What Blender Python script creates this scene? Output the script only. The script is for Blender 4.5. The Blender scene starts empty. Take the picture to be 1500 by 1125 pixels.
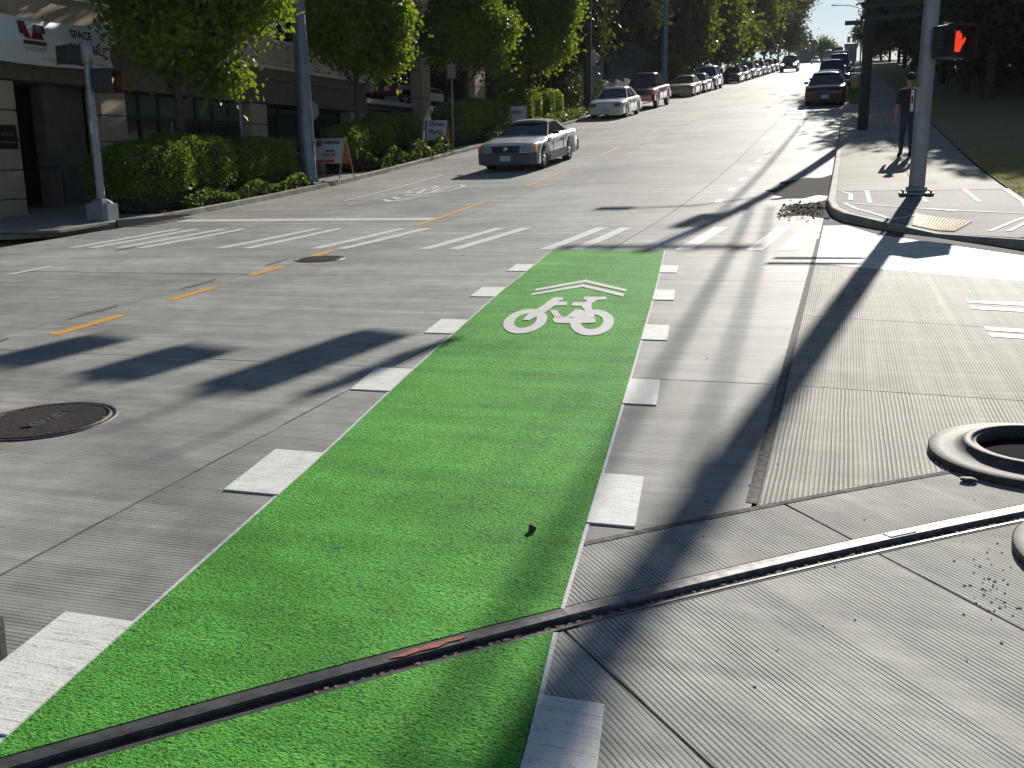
import bpy, bmesh, math, random
import numpy as np
from math import sin, cos, tan, pi, radians, sqrt, atan2
from mathutils import Vector, Matrix
from mathutils.geometry import tessellate_polygon
random.seed(7)
sc = bpy.context.scene
COL = sc.collection

# ------------------------------------------------------------------ terrain
G1, G2, Y0, Y1, CS, H = .031, .098, 11., 30., .0135, 1.62
def gz(y):
    if y < Y0: return G1*y
    if y < Y1:
        t = y-Y0
        return G1*Y0+G1*t+(G2-G1)*t*t/(2*(Y1-Y0))
    z = G1*Y0+(G1+G2)/2*(Y1-Y0)
    if y < YC: return z+G2*(y-Y1)
    z += G2*(YC-Y1)
    t = min(y-YC, 130.)
    z += G2*t-(G2+.03)*t*t/260
    return z-.03*max(0, y-YC-130)
YC = 270.
def GR(x, y): return gz(y)+CS*x

# ------------------------------------------------------------------ camera
YAW, PITCH, ROLL = radians(18.48), radians(12.75), radians(-.64)
f_ = Vector((-sin(YAW)*cos(PITCH), cos(YAW)*cos(PITCH), -sin(PITCH)))
r0 = Vector((cos(YAW), sin(YAW), 0)); u0 = r0.cross(f_)
r_ = r0*cos(ROLL)+u0*sin(ROLL); u_ = -r0*sin(ROLL)+u0*cos(ROLL)
cam = bpy.data.cameras.new('camera'); co = bpy.data.objects.new('camera', cam); COL.objects.link(co)
M = Matrix((r_, u_, -f_)).transposed().to_4x4(); M.translation = Vector((0, 0, H))
co.matrix_world = M
cam.sensor_width = 36; cam.lens = 36*1440/1500; cam.clip_end = 3000; cam.clip_start = .05
sc.camera = co

# ------------------------------------------------------------------ light
SAZ, SEL = radians(6.7), radians(26.5)
w = bpy.data.worlds.new("World"); sc.world = w; w.use_nodes = True
nt = w.node_tree; bg = nt.nodes['Background']
sky = nt.nodes.new('ShaderNodeTexSky'); sky.sky_type = 'NISHITA'; sky.sun_disc = False
sky.sun_elevation = SEL; sky.sun_rotation = SAZ
sky.air_density = 1.0; sky.dust_density = .4; sky.ozone_density = 3.
nt.links.new(sky.outputs[0], bg.inputs[0]); bg.inputs[1].default_value = .052
sl = bpy.data.lights.new('sun', 'SUN'); sl.energy = 5.0; sl.angle = radians(.53); sl.color = (1, .95, .87)
so = bpy.data.objects.new('sun', sl); COL.objects.link(so)
sdir = Vector((sin(SAZ)*cos(SEL), cos(SAZ)*cos(SEL), sin(SEL)))
so.rotation_euler = sdir.to_track_quat('Z', 'Y').to_euler()
so.location = sdir*60
sc.view_settings.view_transform = 'Standard'; sc.view_settings.look = 'None'
sc.view_settings.gamma = 1; sc.view_settings.exposure = .46
sc.view_settings.use_curve_mapping = False
SHX, SHZ = tan(SAZ), tan(SEL)/cos(SAZ)   # per metre of Y towards the sun

# ------------------------------------------------------------------ object helpers
def tag(o, label=None, cat=None, group=None, kind=None):
    if label: o['label'] = label
    if cat: o['category'] = cat
    if group: o['group'] = group
    if kind: o['kind'] = kind
    return o
def link(name, me, parent=None, mat=None, loc=None):
    o = bpy.data.objects.new(name, me); COL.objects.link(o)
    if mat is not None and me is not None and len(me.materials) == 0:
        for m in (mat if isinstance(mat, (list, tuple)) else [mat]): me.materials.append(m)
    if parent is not None: o.parent = parent
    if loc is not None: o.location = loc
    return o
def empty(name, loc=(0, 0, 0), rz=0., label=None, cat=None, group=None, parent=None):
    o = bpy.data.objects.new(name, None); COL.objects.link(o); o.location = loc; o.rotation_euler = (0, 0, rz)
    o.empty_display_size = .2
    if parent is not None: o.parent = parent
    return tag(o, label, cat, group)
def copy_tree(o, parent=None):
    c = o.copy(); COL.objects.link(c)
    if parent is not None: c.parent = parent
    for ch in list(o.children): copy_tree(ch, c)
    return c
def mesh_np(name, V, F):
    """V (n,3) F (m,k) equal-size polygons, fast"""
    V = np.asarray(V, np.float32); F = np.asarray(F, np.int32)
    me = bpy.data.meshes.new(name)
    me.vertices.add(len(V)); me.vertices.foreach_set('co', V.ravel())
    k = F.shape[1]
    me.loops.add(F.size); me.loops.foreach_set('vertex_index', F.ravel())
    me.polygons.add(len(F)); me.polygons.foreach_set('loop_start', np.arange(0, F.size, k, dtype=np.int32))
    me.polygons.foreach_set('use_smooth', np.zeros(len(F), bool))
    me.update(calc_edges=True)
    return me
class MB:
    def __init__(s): s.v = []; s.f = []; s.m = []; s.sm = []
    def add(s, vs, fs, mi=0, smooth=False):
        b = len(s.v); s.v += [tuple(p) for p in vs]
        for f in fs: s.f.append(tuple(i+b for i in f)); s.m.append(mi); s.sm.append(smooth)
        return s
    def box(s, a, b, mi=0, bev=0.):
        x0, y0, z0 = a; x1, y1, z1 = b
        if bev <= 0:
            vs = [(x0, y0, z0), (x1, y0, z0), (x1, y1, z0), (x0, y1, z0), (x0, y0, z1), (x1, y0, z1), (x1, y1, z1), (x0, y1, z1)]
            s.add(vs, [(3, 2, 1, 0), (4, 5, 6, 7), (0, 1, 5, 4), (1, 2, 6, 5), (2, 3, 7, 6), (3, 0, 4, 7)], mi)
        else:
            bm = bmesh.new(); bmesh.ops.create_cube(bm, size=1)
            for v in bm.verts: v.co = Vector(((x0+x1)/2+v.co.x*(x1-x0), (y0+y1)/2+v.co.y*(y1-y0), (z0+z1)/2+v.co.z*(z1-z0)))
            bmesh.ops.bevel(bm, geom=list(bm.edges), offset=bev, segments=2, affect='EDGES', profile=.6)
            s.bm(bm, mi)
        return s
    def bm(s, bm, mi=0, smooth=False):
        bm.verts.index_update()
        s.add([v.co[:] for v in bm.verts], [[v.index for v in f.verts] for f in bm.faces], mi, smooth); bm.free(); return s
    def obox(s, c, ax, ay, az, mi=0):
        c, ax, ay, az = map(Vector, (c, ax, ay, az))
        vs = [c+sx*ax+sy*ay+sz*az for sz in (-1, 1) for sx, sy in ((-1, -1), (1, -1), (1, 1), (-1, 1))]
        return s.add(vs, [(3, 2, 1, 0), (4, 5, 6, 7), (0, 1, 5, 4), (1, 2, 6, 5), (2, 3, 7, 6), (3, 0, 4, 7)], mi)
    def tube(s, pts, r, n=10, mi=0, caps=True):
        pts = [Vector(p) for p in pts]; rs = r if isinstance(r, (list, tuple)) else [r]*len(pts)
        base = len(s.v); vs = []
        t0 = (pts[1]-pts[0]).normalized(); ref = Vector((0, 0, 1)) if abs(t0.z) < .9 else Vector((1, 0, 0))
        a = t0.cross(ref).normalized()
        for i, p in enumerate(pts):
            t = ((pts[min(i+1, len(pts)-1)]-pts[max(i-1, 0)])).normalized()
            a = (a-t*a.dot(t)).normalized(); b = t.cross(a)
            for k in range(n):
                q = 2*pi*k/n; vs.append(p+(a*cos(q)+b*sin(q))*rs[i])
        fs = []
        for i in range(len(pts)-1):
            for k in range(n):
                k2 = (k+1) % n; fs.append((i*n+k, i*n+k2, (i+1)*n+k2, (i+1)*n+k))
        s.add(vs, fs, mi, True)
        if caps:
            s.add([vs[k] for k in range(n)], [tuple(range(n))[::-1]], mi)
            s.add([vs[(len(pts)-1)*n+k] for k in range(n)], [tuple(range(n))], mi)
        return s
    def lathe(s, prof, c=(0, 0, 0), n=24, axis='z', mi=0, smooth=True):
        vs = []; c = Vector(c)
        for r, h in prof:
            for k in range(n):
                q = 2*pi*k/n
                if axis == 'z': p = Vector((r*cos(q), r*sin(q), h))
                elif axis == 'y': p = Vector((r*cos(q), h, r*sin(q)))
                else: p = Vector((h, r*cos(q), r*sin(q)))
                vs.append(c+p)
        fs = [(i*n+k, i*n+(k+1) % n, (i+1)*n+(k+1) % n, (i+1)*n+k) for i in range(len(prof)-1) for k in range(n)]
        return s.add(vs, fs, mi, smooth)
    def prism(s, poly, ext, mi=0):
        """poly list of 3D points (planar), extruded by vector ext"""
        poly = [Vector(p) for p in poly]; e = Vector(ext); n = len(poly)
        tri = tessellate_polygon([poly])
        s.add(poly, [tuple(t) for t in tri], mi)
        s.add([p+e for p in poly], [tuple(t)[::-1] for t in tri], mi)
        s.add(poly+[p+e for p in poly], [(i, (i+1) % n, n+(i+1) % n, n+i) for i in range(n)], mi)
        return s
    def mesh(s, name, fix=True):
        me = bpy.data.meshes.new(name); me.from_pydata(s.v, [], s.f)
        if len(s.m):
            me.polygons.foreach_set('material_index', s.m); me.polygons.foreach_set('use_smooth', s.sm)
        if fix:
            bm = bmesh.new(); bm.from_mesh(me)
            bmesh.ops.recalc_face_normals(bm, faces=bm.faces); bm.to_mesh(me); bm.free()
        me.update(); return me
    def obj(s, name, mat, parent=None, label=None, loc=None, fix=True):
        me = s.mesh(name, fix)
        o = link(name, me, parent, mat, loc)
        if label: o['label'] = label
        return o
def B(name, a, b, mat, parent=None, bev=0., label=None):
    return MB().box(a, b, 0, bev).obj(name, mat, parent, label)
def text_mesh(txt, size, ext=.004, bold=0.):
    cu = bpy.data.curves.new('t', 'FONT'); cu.body = txt; cu.size = size; cu.extrude = ext; cu.align_x = 'CENTER'; cu.align_y = 'CENTER'
    cu.offset = bold; cu.resolution_u = 3
    o = bpy.data.objects.new('t', cu); COL.objects.link(o); bpy.context.view_layer.update()
    me = bpy.data.meshes.new_from_object(o.evaluated_get(bpy.context.evaluated_depsgraph_get()))
    bpy.data.objects.remove(o); bpy.data.curves.remove(cu); return me
def lettering(txt, size, M4, mat, parent, bold=0., ext=.003, label=None):
    me = text_mesh(txt, size, ext, bold); me.transform(M4); me.materials.clear()
    o = link('lettering', me, parent, mat)
    if label: o['label'] = label
    return o
def frame(o, ex, ey):
    ex = Vector(ex).normalized(); ey = Vector(ey); ey = (ey-ex*ey.dot(ex)).normalized(); ez = ex.cross(ey)
    m = Matrix((ex, ey, ez)).transposed().to_4x4(); m.translation = Vector(o); return m

# ------------------------------------------------------------------ materials
def newmat(name):
    m = bpy.data.materials.new(name); m.use_nodes = True; n = m.node_tree
    return m, n, n.nodes['Principled BSDF']
class N:
    def __init__(s, nt): s.t = nt
    def n(s, typ, **kw):
        nd = s.t.nodes.new(typ)
        for k, v in kw.items():
            if k.startswith('i_'):
                key = k[2:]; key = int(key) if key.isdigit() else key.replace('_', ' ')
                if hasattr(v, 'is_output'): s.t.links.new(v, nd.inputs[key])
                else: nd.inputs[key].default_value = v
            else: setattr(nd, k, v)
        return nd
    def math(s, op, a, b=0., c=None, clamp=False):
        nd = s.t.nodes.new('ShaderNodeMath'); nd.operation = op; nd.use_clamp = clamp
        for i, v in enumerate((a, b) if c is None else (a, b, c)):
            if hasattr(v, 'is_output'): s.t.links.new(v, nd.inputs[i])
            else: nd.inputs[i].default_value = v
        return nd.outputs[0]
    def noise(s, vec, scale, detail=3., rough=.55, out=0):
        nd = s.t.nodes.new('ShaderNodeTexNoise'); s.t.links.new(vec, nd.inputs['Vector'])
        nd.inputs['Scale'].default_value = scale; nd.inputs['Detail'].default_value = detail; nd.inputs['Roughness'].default_value = rough
        return nd.outputs[out]
    def pos(s, sc3=(1, 1, 1), rz=0.):
        tc = s.t.nodes.new('ShaderNodeTexCoord'); mp = s.t.nodes.new('ShaderNodeMapping')
        s.t.links.new(tc.outputs['Object'], mp.inputs[0]); mp.inputs['Scale'].default_value = sc3; mp.inputs['Rotation'].default_value = (0, 0, rz)
        return mp.outputs[0]
    def ramp(s, v, stops):
        nd = s.t.nodes.new('ShaderNodeValToRGB'); s.t.links.new(v, nd.inputs[0]); e = nd.color_ramp.elements
        while len(e) < len(stops): e.new(.5)
        for i, (p, c) in enumerate(stops):
            e[i].position = p; e[i].color = (c[0], c[1], c[2], 1) if isinstance(c, (tuple, list)) else (c, c, c, 1)
        return nd.outputs[0]
    def mix(s, f, a, b, mode='MIX'):
        nd = s.t.nodes.new('ShaderNodeMix'); nd.data_type = 'RGBA'; nd.blend_type = mode
        for k, v in ((0, f), (6, a), (7, b)):
            if hasattr(v, 'is_output'): s.t.links.new(v, nd.inputs[k])
            else: nd.inputs[k].default_value = v if k == 0 else (v[0], v[1], v[2], 1)
        return nd.outputs[2]
    def bump(s, h, strength, dist, normal=None):
        nd = s.t.nodes.new('ShaderNodeBump'); s.t.links.new(h, nd.inputs['Height'])
        nd.inputs['Strength'].default_value = strength; nd.inputs['Distance'].default_value = dist
        if normal is not None: s.t.links.new(normal, nd.inputs['Normal'])
        return nd.outputs[0]
def simple(name, col, rough=.6, metal=0., var=.0, scale=6., bump=0., spec=.5, emit=None, coat=0.):
    m, t, p = newmat(name); q = N(t)
    p.inputs['Roughness'].default_value = rough+.08; p.inputs['Metallic'].default_value = metal
    p.inputs['Specular IOR Level'].default_value = spec
    p.inputs['Coat Weight'].default_value = coat; p.inputs['Coat Roughness'].default_value = .05
    v = q.pos(); nz = q.noise(v, scale, 4.)
    c2 = tuple(max(0, c*(1-var)) for c in col); c1 = tuple(min(1, c*(1+var)) for c in col)
    c = q.ramp(nz, [(.3, c2), (.7, c1)])
    t.links.new(c, p.inputs['Base Color'])
    if bump: t.links.new(q.bump(nz, 1., bump), p.inputs['Normal'])
    if emit:
        p.inputs['Emission Color'].default_value = (*emit[:3], 1); p.inputs['Emission Strength'].default_value = emit[3]
    return m
def concrete(name, col=(.25, .25, .235), groove=None, period=.02, depth=.35, rough=.62, stain=.25, cdark=.3, gvar=.5, spec=.27):
    """groove = angle of groove lines about z (0 -> lines along X), None for smooth"""
    m, t, p = newmat(name); q = N(t)
    v = q.pos()
    big = q.noise(v, .55, 5., .6); mid = q.noise(v, 4.5, 4., .6)
    stv = q.pos((.25, 2.2, 1)); streak = q.noise(stv, 1.6, 4., .6)
    stv2 = q.pos((.6, 9., 1)); streak2 = q.noise(stv2, 1.7, 3., .6)
    fine = q.noise(v, 140., 3., .7)
    d = tuple(c*(1-stain) for c in col); l = tuple(min(1, c*(1+stain*.7)) for c in col)
    c = q.ramp(big, [(.3, d), (.72, l)])
    c = q.mix(.55, c, q.ramp(streak, [(.3, (.62, .62, .62)), (.7, (1.25, 1.25, 1.25))]), 'MULTIPLY')
    c = q.mix(.6, c, q.ramp(streak2, [(.3, (.74, .74, .74)), (.7, (1.15, 1.15, 1.15))]), 'MULTIPLY')
    c = q.mix(.7, c, q.ramp(mid, [(.25, (.68, .68, .67)), (.75, (1.2, 1.2, 1.18))]), 'MULTIPLY')
    c = q.mix(.6, c, q.ramp(fine, [(.3, (.7, .7, .7)), (.7, (1.2, 1.2, 1.2))]), 'MULTIPLY')
    # small dark chips and spots
    vo = t.nodes.new('ShaderNodeTexVoronoi'); t.links.new(v, vo.inputs['Vector']); vo.inputs['Scale'].default_value = 2.3
    spot = q.ramp(vo.outputs['Distance'], [(.0, 1.), (.022, 0.)])
    spotm = q.math('MULTIPLY', spot, q.ramp(mid, [(.5, 0.), (.62, 1.)]))
    c = q.mix(spotm, c, (.05, .05, .05))
    nrm = q.bump(fine, .5, .0016)
    if groove is not None:
        gv = q.pos((1, 1, 1), groove)
        sx = t.nodes.new('ShaderNodeSeparateXYZ'); t.links.new(gv, sx.inputs[0])
        wc = t.nodes.new('ShaderNodeCombineXYZ'); t.links.new(q.math('MULTIPLY', sx.outputs[0], .5), wc.inputs[0]); t.links.new(q.math('MULTIPLY', sx.outputs[1], 2.), wc.inputs[1])
        wob = q.noise(wc.outputs[0], 2.2, 2.); wv = q.math('MULTIPLY', q.math('SUBTRACT', wob, .5), period*.7)
        yy = q.math('ADD', sx.outputs[1], wv)
        fr = q.math('FRACT', q.math('DIVIDE', yy, period))
        tri = q.math('ABSOLUTE', q.math('SUBTRACT', fr, .5))          # 0 at centre .5 edge
        g = q.ramp(tri, [(.0, 1.), (.12, 1.), (.24, 0.)])
        # strength varies per line group and in patches
        lv = t.nodes.new('ShaderNodeCombineXYZ'); t.links.new(q.math('MULTIPLY', sx.outputs[0], .25), lv.inputs[0]); t.links.new(q.math('MULTIPLY', yy, 9.), lv.inputs[1])
        gvn = q.noise(lv.outputs[0], 1., 2., .7)
        gs = q.ramp(gvn, [(.5-gvar*.35, .12), (.5+gvar*.25, 1.)])
        ga = q.math('MULTIPLY', g, gs)
        c = q.mix(q.math('MULTIPLY', ga, cdark), c, (.045, .042, .038))
        inv = q.math('SUBTRACT', 1., ga)
        nrm = q.bump(inv, depth, .006, nrm)
    t.links.new(c, p.inputs['Base Color']); t.links.new(nrm, p.inputs['Normal'])
    p.inputs['Roughness'].default_value = rough+.08; p.inputs['Specular IOR Level'].default_value = spec
    return m
def paint_white(name, col=(.76, .75, .69), wear=.5):
    m, t, p = newmat(name); q = N(t); v = q.pos()
    n1 = q.noise(v, 9., 5., .65); n2 = q.noise(v, 90., 3., .6); sv = q.noise(q.pos((1, 14, 1)), 5., 4., .7)
    c = q.ramp(n1, [(.3, tuple(x*.82 for x in col)), (.65, col)])
    f = q.math('MULTIPLY', q.ramp(q.math('ADD', q.math('MULTIPLY', sv, .6), q.math('MULTIPLY', n2, .4)), [(.52, 0.), (.62, 1.)]), wear)
    c = q.mix(f, c, (.2, .2, .19))
    t.links.new(c, p.inputs['Base Color']); p.inputs['Roughness'].default_value = .65; p.inputs['Specular IOR Level'].default_value = .25
    t.links.new(q.bump(q.math('ADD', n2, sv), .6, .003), p.inputs['Normal'])
    return m
def green_paint():
    m, t, p = newmat('green_thermoplastic'); q = N(t); v = q.pos()
    n1 = q.noise(q.pos((.62, 1, 1)), 125., 2.5, .6); n2 = q.noise(v, 330., 2., .6); n3 = q.noise(v, 1.3, 4.); n4 = q.noise(q.pos((.5, 3., 1)), 2., 3.); n5 = q.noise(v, 30., 3., .6)
    c = q.ramp(n1, [(.32, (.02, .11, .014)), (.4, (.085, .33, .04)), (.55, (.13, .5, .055)), (.75, (.25, .6, .12))])
    c = q.mix(.35, c, q.ramp(n2, [(.35, (.55, .6, .55)), (.65, (1.25, 1.2, 1.3))]), 'MULTIPLY')
    c = q.mix(.85, c, q.ramp(n3, [(.3, (.68, .74, .7)), (.7, (1.22, 1.16, 1.35))]), 'MULTIPLY')
    c = q.mix(.9, c, q.ramp(n4, [(.3, (.7, .76, .76)), (.7, (1.16, 1.12, 1.15))]), 'MULTIPLY')
    tyre = q.noise(q.pos((3.5, .12, 1), .15), 1.5, 3., .6); c = q.mix(.35, c, q.ramp(tyre, [(.35, (.72, .76, .78)), (.6, (1.1, 1.1, 1.1))]), 'MULTIPLY')
    vo = t.nodes.new('ShaderNodeTexVoronoi'); t.links.new(v, vo.inputs['Vector']); vo.inputs['Scale'].default_value = 48.
    dk = q.math('MULTIPLY', q.ramp(vo.outputs['Distance'], [(.14, 1.), (.36, 0.)]), q.ramp(n5, [(.47, 0.), (.58, .9)]))
    c = q.mix(dk, c, (.012, .05, .012))
    t.links.new(c, p.inputs['Base Color'])
    h = q.math('ADD', q.math('ADD', q.math('MULTIPLY', n1, 1.), q.math('MULTIPLY', n2, .35)), q.math('MULTIPLY', n5, .8))
    t.links.new(q.bump(h, 1., .017), p.inputs['Normal'])
    p.inputs['Roughness'].default_value = .7; p.inputs['Specular IOR Level'].default_value = .12
    return m
def foliage(name, dark, light, trans=.35, var=1.):
    m, t, p = newmat(name); q = N(t)
    gi = t.nodes.new('ShaderNodeNewGeometry')
    nz = q.noise(q.pos(), .9, 3.)
    r = q.math('ADD', q.math('MULTIPLY', gi.outputs['Random Per Island'], .55), q.math('MULTIPLY', nz, .5))
    c = q.ramp(r, [(.2, dark), (.8, light)])
    t.links.new(c, p.inputs['Base Color']); p.inputs['Roughness'].default_value = .5; p.inputs['Specular IOR Level'].default_value = .3
    tr = t.nodes.new('ShaderNodeBsdfTranslucent')
    t.links.new(q.mix(.5, c, (.5, .62, .03)), tr.inputs[0])
    mx = t.nodes.new('ShaderNodeMixShader'); mx.inputs[0].default_value = trans
    t.links.new(p.outputs[0], mx.inputs[1]); t.links.new(tr.outputs[0], mx.inputs[2])
    t.links.new(mx.outputs[0], t.nodes['Material Output'].inputs[0])
    return m
def carpaint(name, col, metal=.3, rough=.3):
    m, t, p = newmat(name); q = N(t); v = q.pos()
    n = q.noise(v, 3., 4.); n2 = q.noise(v, 300., 1.)
    t.links.new(q.ramp(n, [(.3, tuple(c*.88 for c in col)), (.7, col)]), p.inputs['Base Color'])
    p.inputs['Metallic'].default_value = metal; p.inputs['Coat Weight'].default_value = .7; p.inputs['Coat Roughness'].default_value = .06
    t.links.new(q.ramp(n, [(.3, rough), (.7, rough*1.3)]), p.inputs['Roughness'])
    return m

m_road = concrete('pavement_concrete_cross_tined', (.36, .352, .32), 0., .022, .25, .6, .3, .3)
m_road_far = concrete('pavement_concrete', (.36, .352, .32), None, .02, .25, .6, .3)
m_road_d = concrete('pavement_concrete_darker', (.325, .317, .287), 0., .022, .3, .6, .3, .4)
m_apronA = concrete('apron_concrete_strongly_tined', (.36, .34, .285), pi/2, .022, .8, .65, .12, 1., .75)
m_apronB = concrete('apron_concrete_tined', (.36, .345, .295), pi/2, .02, .45, .6, .15, .6, .55, spec=.08)
m_apronC = concrete('apron_concrete_smooth', (.62, .6, .54), None, .02, .3, .5, .12, spec=.15)
m_fill = simple('joint_sealant', (.055, .05, .045), .85, var=.4, scale=30, bump=.004)
m_asph = simple('asphalt_patch', (.06, .057, .052), .95, var=.4, scale=40, bump=.004, spec=.08)
m_kerb = concrete('kerb_concrete', (.36, .345, .3), None, stain=.35, spec=.05)
m_side = concrete('sidewalk_concrete', (.34, .315, .26), None, stain=.2, spec=.03)
m_sidel = concrete('sidewalk_concrete_left', (.3, .29, .26), None, stain=.25)
m_border = concrete('trowelled_border', (.6, .59, .55), None, stain=.15, spec=.08)
m_panelw = concrete('brushed_panel', (.25, .24, .225), 0., .02, .2, stain=.3, spec=.03)
m_white = paint_white('white_road_paint')
m_whiteold = paint_white('worn_white_road_paint', (.66, .65, .6), .8)
m_symbol = paint_white('symbol_white_paint', (.62, .6, .58), .55)
m_thin = paint_white('thin_white_edge', (.6, .62, .62), .7)
m_yellow = paint_white('yellow_road_paint', (.68, .36, .06), .5)
m_green = green_paint()
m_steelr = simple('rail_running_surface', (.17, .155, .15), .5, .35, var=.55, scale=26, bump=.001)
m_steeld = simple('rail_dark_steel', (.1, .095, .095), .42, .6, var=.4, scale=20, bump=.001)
m_dirt = simple('flangeway_dirt', (.16, .14, .115), .95, var=.7, scale=60, bump=.02)
m_cast = simple('cast_iron', (.075, .062, .058), .5, .5, var=.4, scale=30, bump=.002)
m_castgrey = simple('machined_cast_iron', (.075, .068, .06), .6, .2, var=.3, scale=25, bump=.0015)
m_lawn = simple('dry_lawn', (.2, .155, .065), .9, var=.4, scale=8, bump=.02)
m_soil = simple('bark_soil', (.06, .045, .03), .95, var=.5, scale=20, bump=.03)
m_galv = simple('galvanised_steel', (.28, .3, .32), .42, .55, var=.15, scale=5)
m_blue = simple('weathered_blue_grey_steel', (.17, .22, .28), .4, .5, var=.2, scale=4)
m_black = simple('black_housing', (.012, .012, .013), .45, var=.3)
m_wood = simple('tarred_wood_pole', (.045, .036, .03), .85, var=.5, scale=12, bump=.01)
m_bark = simple('tree_bark', (.07, .055, .042), .9, var=.5, scale=14, bump=.02)
m_tan = simple('brown_beige_panel', (.5, .4, .3), .75, var=.12, scale=3, bump=.002)
m_tan2 = simple('brown_beige_parapet', (.5, .41, .31), .75, var=.15, scale=1.2, bump=.002)
m_beam = simple('dark_brown_beam', (.16, .135, .11), .7, var=.2, scale=3)
m_corn = simple('light_cornice_metal', (.65, .6, .56), .5, var=.1)
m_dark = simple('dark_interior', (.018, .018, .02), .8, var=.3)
m_darkblue = simple('dark_blue_siding', (.035, .038, .055), .6, var=.3, scale=2)
m_glass = simple('window_glass', (.018, .03, .032), .06, 0, spec=.8, var=.2)
m_glassg = simple('frosted_green_glass', (.07, .11, .1), .3, 0, var=.2)
m_frame = simple('dark_window_frame', (.03, .03, .032), .45)
m_tac = simple('tactile_yellow', (.42, .3, .14), .7, var=.25, scale=20)
m_signw = simple('sign_white', (.62, .64, .68), .5, var=.05)
m_signr = simple('sign_red', (.5, .05, .05), .5, var=.1)
m_signk = simple('sign_black', (.02, .02, .025), .5)
m_navy = simple('sign_navy_letters', (.03, .04, .12), .5)
m_maroon = simple('banner_maroon', (.12, .02, .03), .6)
m_banner = simple('banner_vinyl', (.72, .78, .79), .4, var=.06, scale=1.5)
m_orangew = simple('orange_stained_plywood', (.38, .12, .04), .7, var=.2)
m_woodl = simple('pale_wood', (.4, .32, .24), .7, var=.15)
m_rubber = simple('tyre_rubber', (.018, .018, .018), .75, var=.2)
m_alloy = simple('alloy_rim', (.5, .51, .52), .3, .8, var=.1)
m_carglass = simple('car_glass', (.015, .022, .03), .04, spec=.9)
m_chrome = simple('chrome', (.6, .6, .62), .15, 1.)
m_lens = simple('clear_lens', (.14, .16, .19), .1, .3, spec=.8)
m_amber = simple('amber_lens', (.75, .2, .03), .25, spec=.8)
m_redlens = simple('red_lens', (.35, .015, .015), .2, spec=.8)
m_plate = simple('licence_plate', (.5, .55, .58), .5, var=.15, scale=40)
m_trim = simple('dark_plastic_trim', (.02, .02, .022), .5)
m_cloth = simple('soft_top_cloth', (.13, .125, .11), .8, var=.1)
m_litlamp = simple('lit_headlamp', (.9, .9, .85), .2, emit=(1, .95, .85, 3.))
m_redhand = simple('lit_red_hand', (.5, .03, .01), .5, emit=(1, .06, .02, .6))
m_orangehand = simple('lit_orange_hand', (.5, .2, .05), .5, emit=(1, .42, .15, .4))
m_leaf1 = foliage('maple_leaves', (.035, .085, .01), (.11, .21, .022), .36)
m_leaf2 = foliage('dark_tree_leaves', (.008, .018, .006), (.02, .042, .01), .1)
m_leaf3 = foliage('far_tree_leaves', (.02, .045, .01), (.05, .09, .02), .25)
m_hedge = foliage('hedge_leaves', (.035, .08, .012), (.11, .2, .025), .3)
m_cover = foliage('ground_cover_leaves', (.03, .07, .02), (.1, .17, .05), .25)
m_grass = foliage('dry_grass_blades', (.22, .17, .06), (.42, .32, .13), .3)
m_grassg = foliage('green_grass_blades', (.05, .09, .01), (.14, .2, .03), .35)

# ------------------------------------------------------------------ sheets
def linsp(a, b, n): return [a+(b-a)*i/(n-1) for i in range(n)]
def grid(fn, nu, nv, dz=0., skirt=0., zf=GR):
    V = []; Fc = []
    for j in range(nv+1):
        for i in range(nu+1):
            x, y = fn(i/nu, j/nv); V.append((x, y, zf(x, y)+dz))
    for j in range(nv):
        for i in range(nu):
            a = j*(nu+1)+i; Fc.append((a, a+1, a+nu+2, a+nu+1))
    if skirt:
        loop = [i for i in range(nu+1)]+[(j+1)*(nu+1)-1 for j in range(1, nv+1)]+[nv*(nu+1)+i for i in range(nu-1, -1, -1)]+[j*(nu+1) for j in range(nv-1, 0, -1)]
        b = len(V); V += [(V[k][0], V[k][1], V[k][2]-skirt) for k in loop]; n = len(loop)
        for k in range(n):
            k2 = (k+1) % n; Fc.append((loop[k], b+k, b+k2, loop[k2]))
    return V, Fc
def sheet(name, fn, nu, nv, mat, parent=None, dz=0., skirt=0., kind=None, label=None, zf=GR):
    V, Fc = grid(fn, nu, nv, dz, skirt, zf)
    o = link(name, mesh_np(name, V, Fc), parent, mat)
    # make sure it faces up
    if o.data.polygons[0].normal.z < 0: o.data.flip_normals()
    if kind: o['kind'] = kind
    if label: o['label'] = label
    return o
def rect(x0, x1, y0, y1): return lambda u, v: (x0+(x1-x0)*u, y0+(y1-y0)*v)
def yl(y0, y1, step=1.):  # number of strips
    return max(1, int(math.ceil((y1-y0)/step)))

# rail curve
_rp = np.array([(-2.1, 1.82), (-1.75, 2.14), (-1.16, 2.74), (-.83, 3.07), (-.25, 3.6), (.25, 3.99), (.81, 4.46)])
_q = np.polyfit(_rp[:, 0], _rp[:, 1], 2)
def rf(x): return float(np.polyval(_q, x))
def rd(x): return float(2*_q[0]*x+_q[1])
_xs = np.linspace(-6, 6, 1201); _ds = np.concatenate([[0], np.cumsum(np.hypot(np.diff(_xs), np.diff(np.polyval(_q, _xs))))])
_s0 = float(np.interp(.14, _xs, _ds))
def RC(s, t):
    x = float(np.interp(s+_s0, _ds, _xs)); d = rd(x); n = sqrt(1+d*d)
    return x-t*d/n, rf(x)+t/n
def curve_y(x, t):
    """y on the offset curve at abscissa x"""
    X = []; Y = []
    for s in _SS:
        a, b = RC(s, t); X.append(a); Y.append(b)
    return float(np.interp(x, X, Y))
_SS = np.linspace(-5, 6, 60)
_TC = {}
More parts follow.
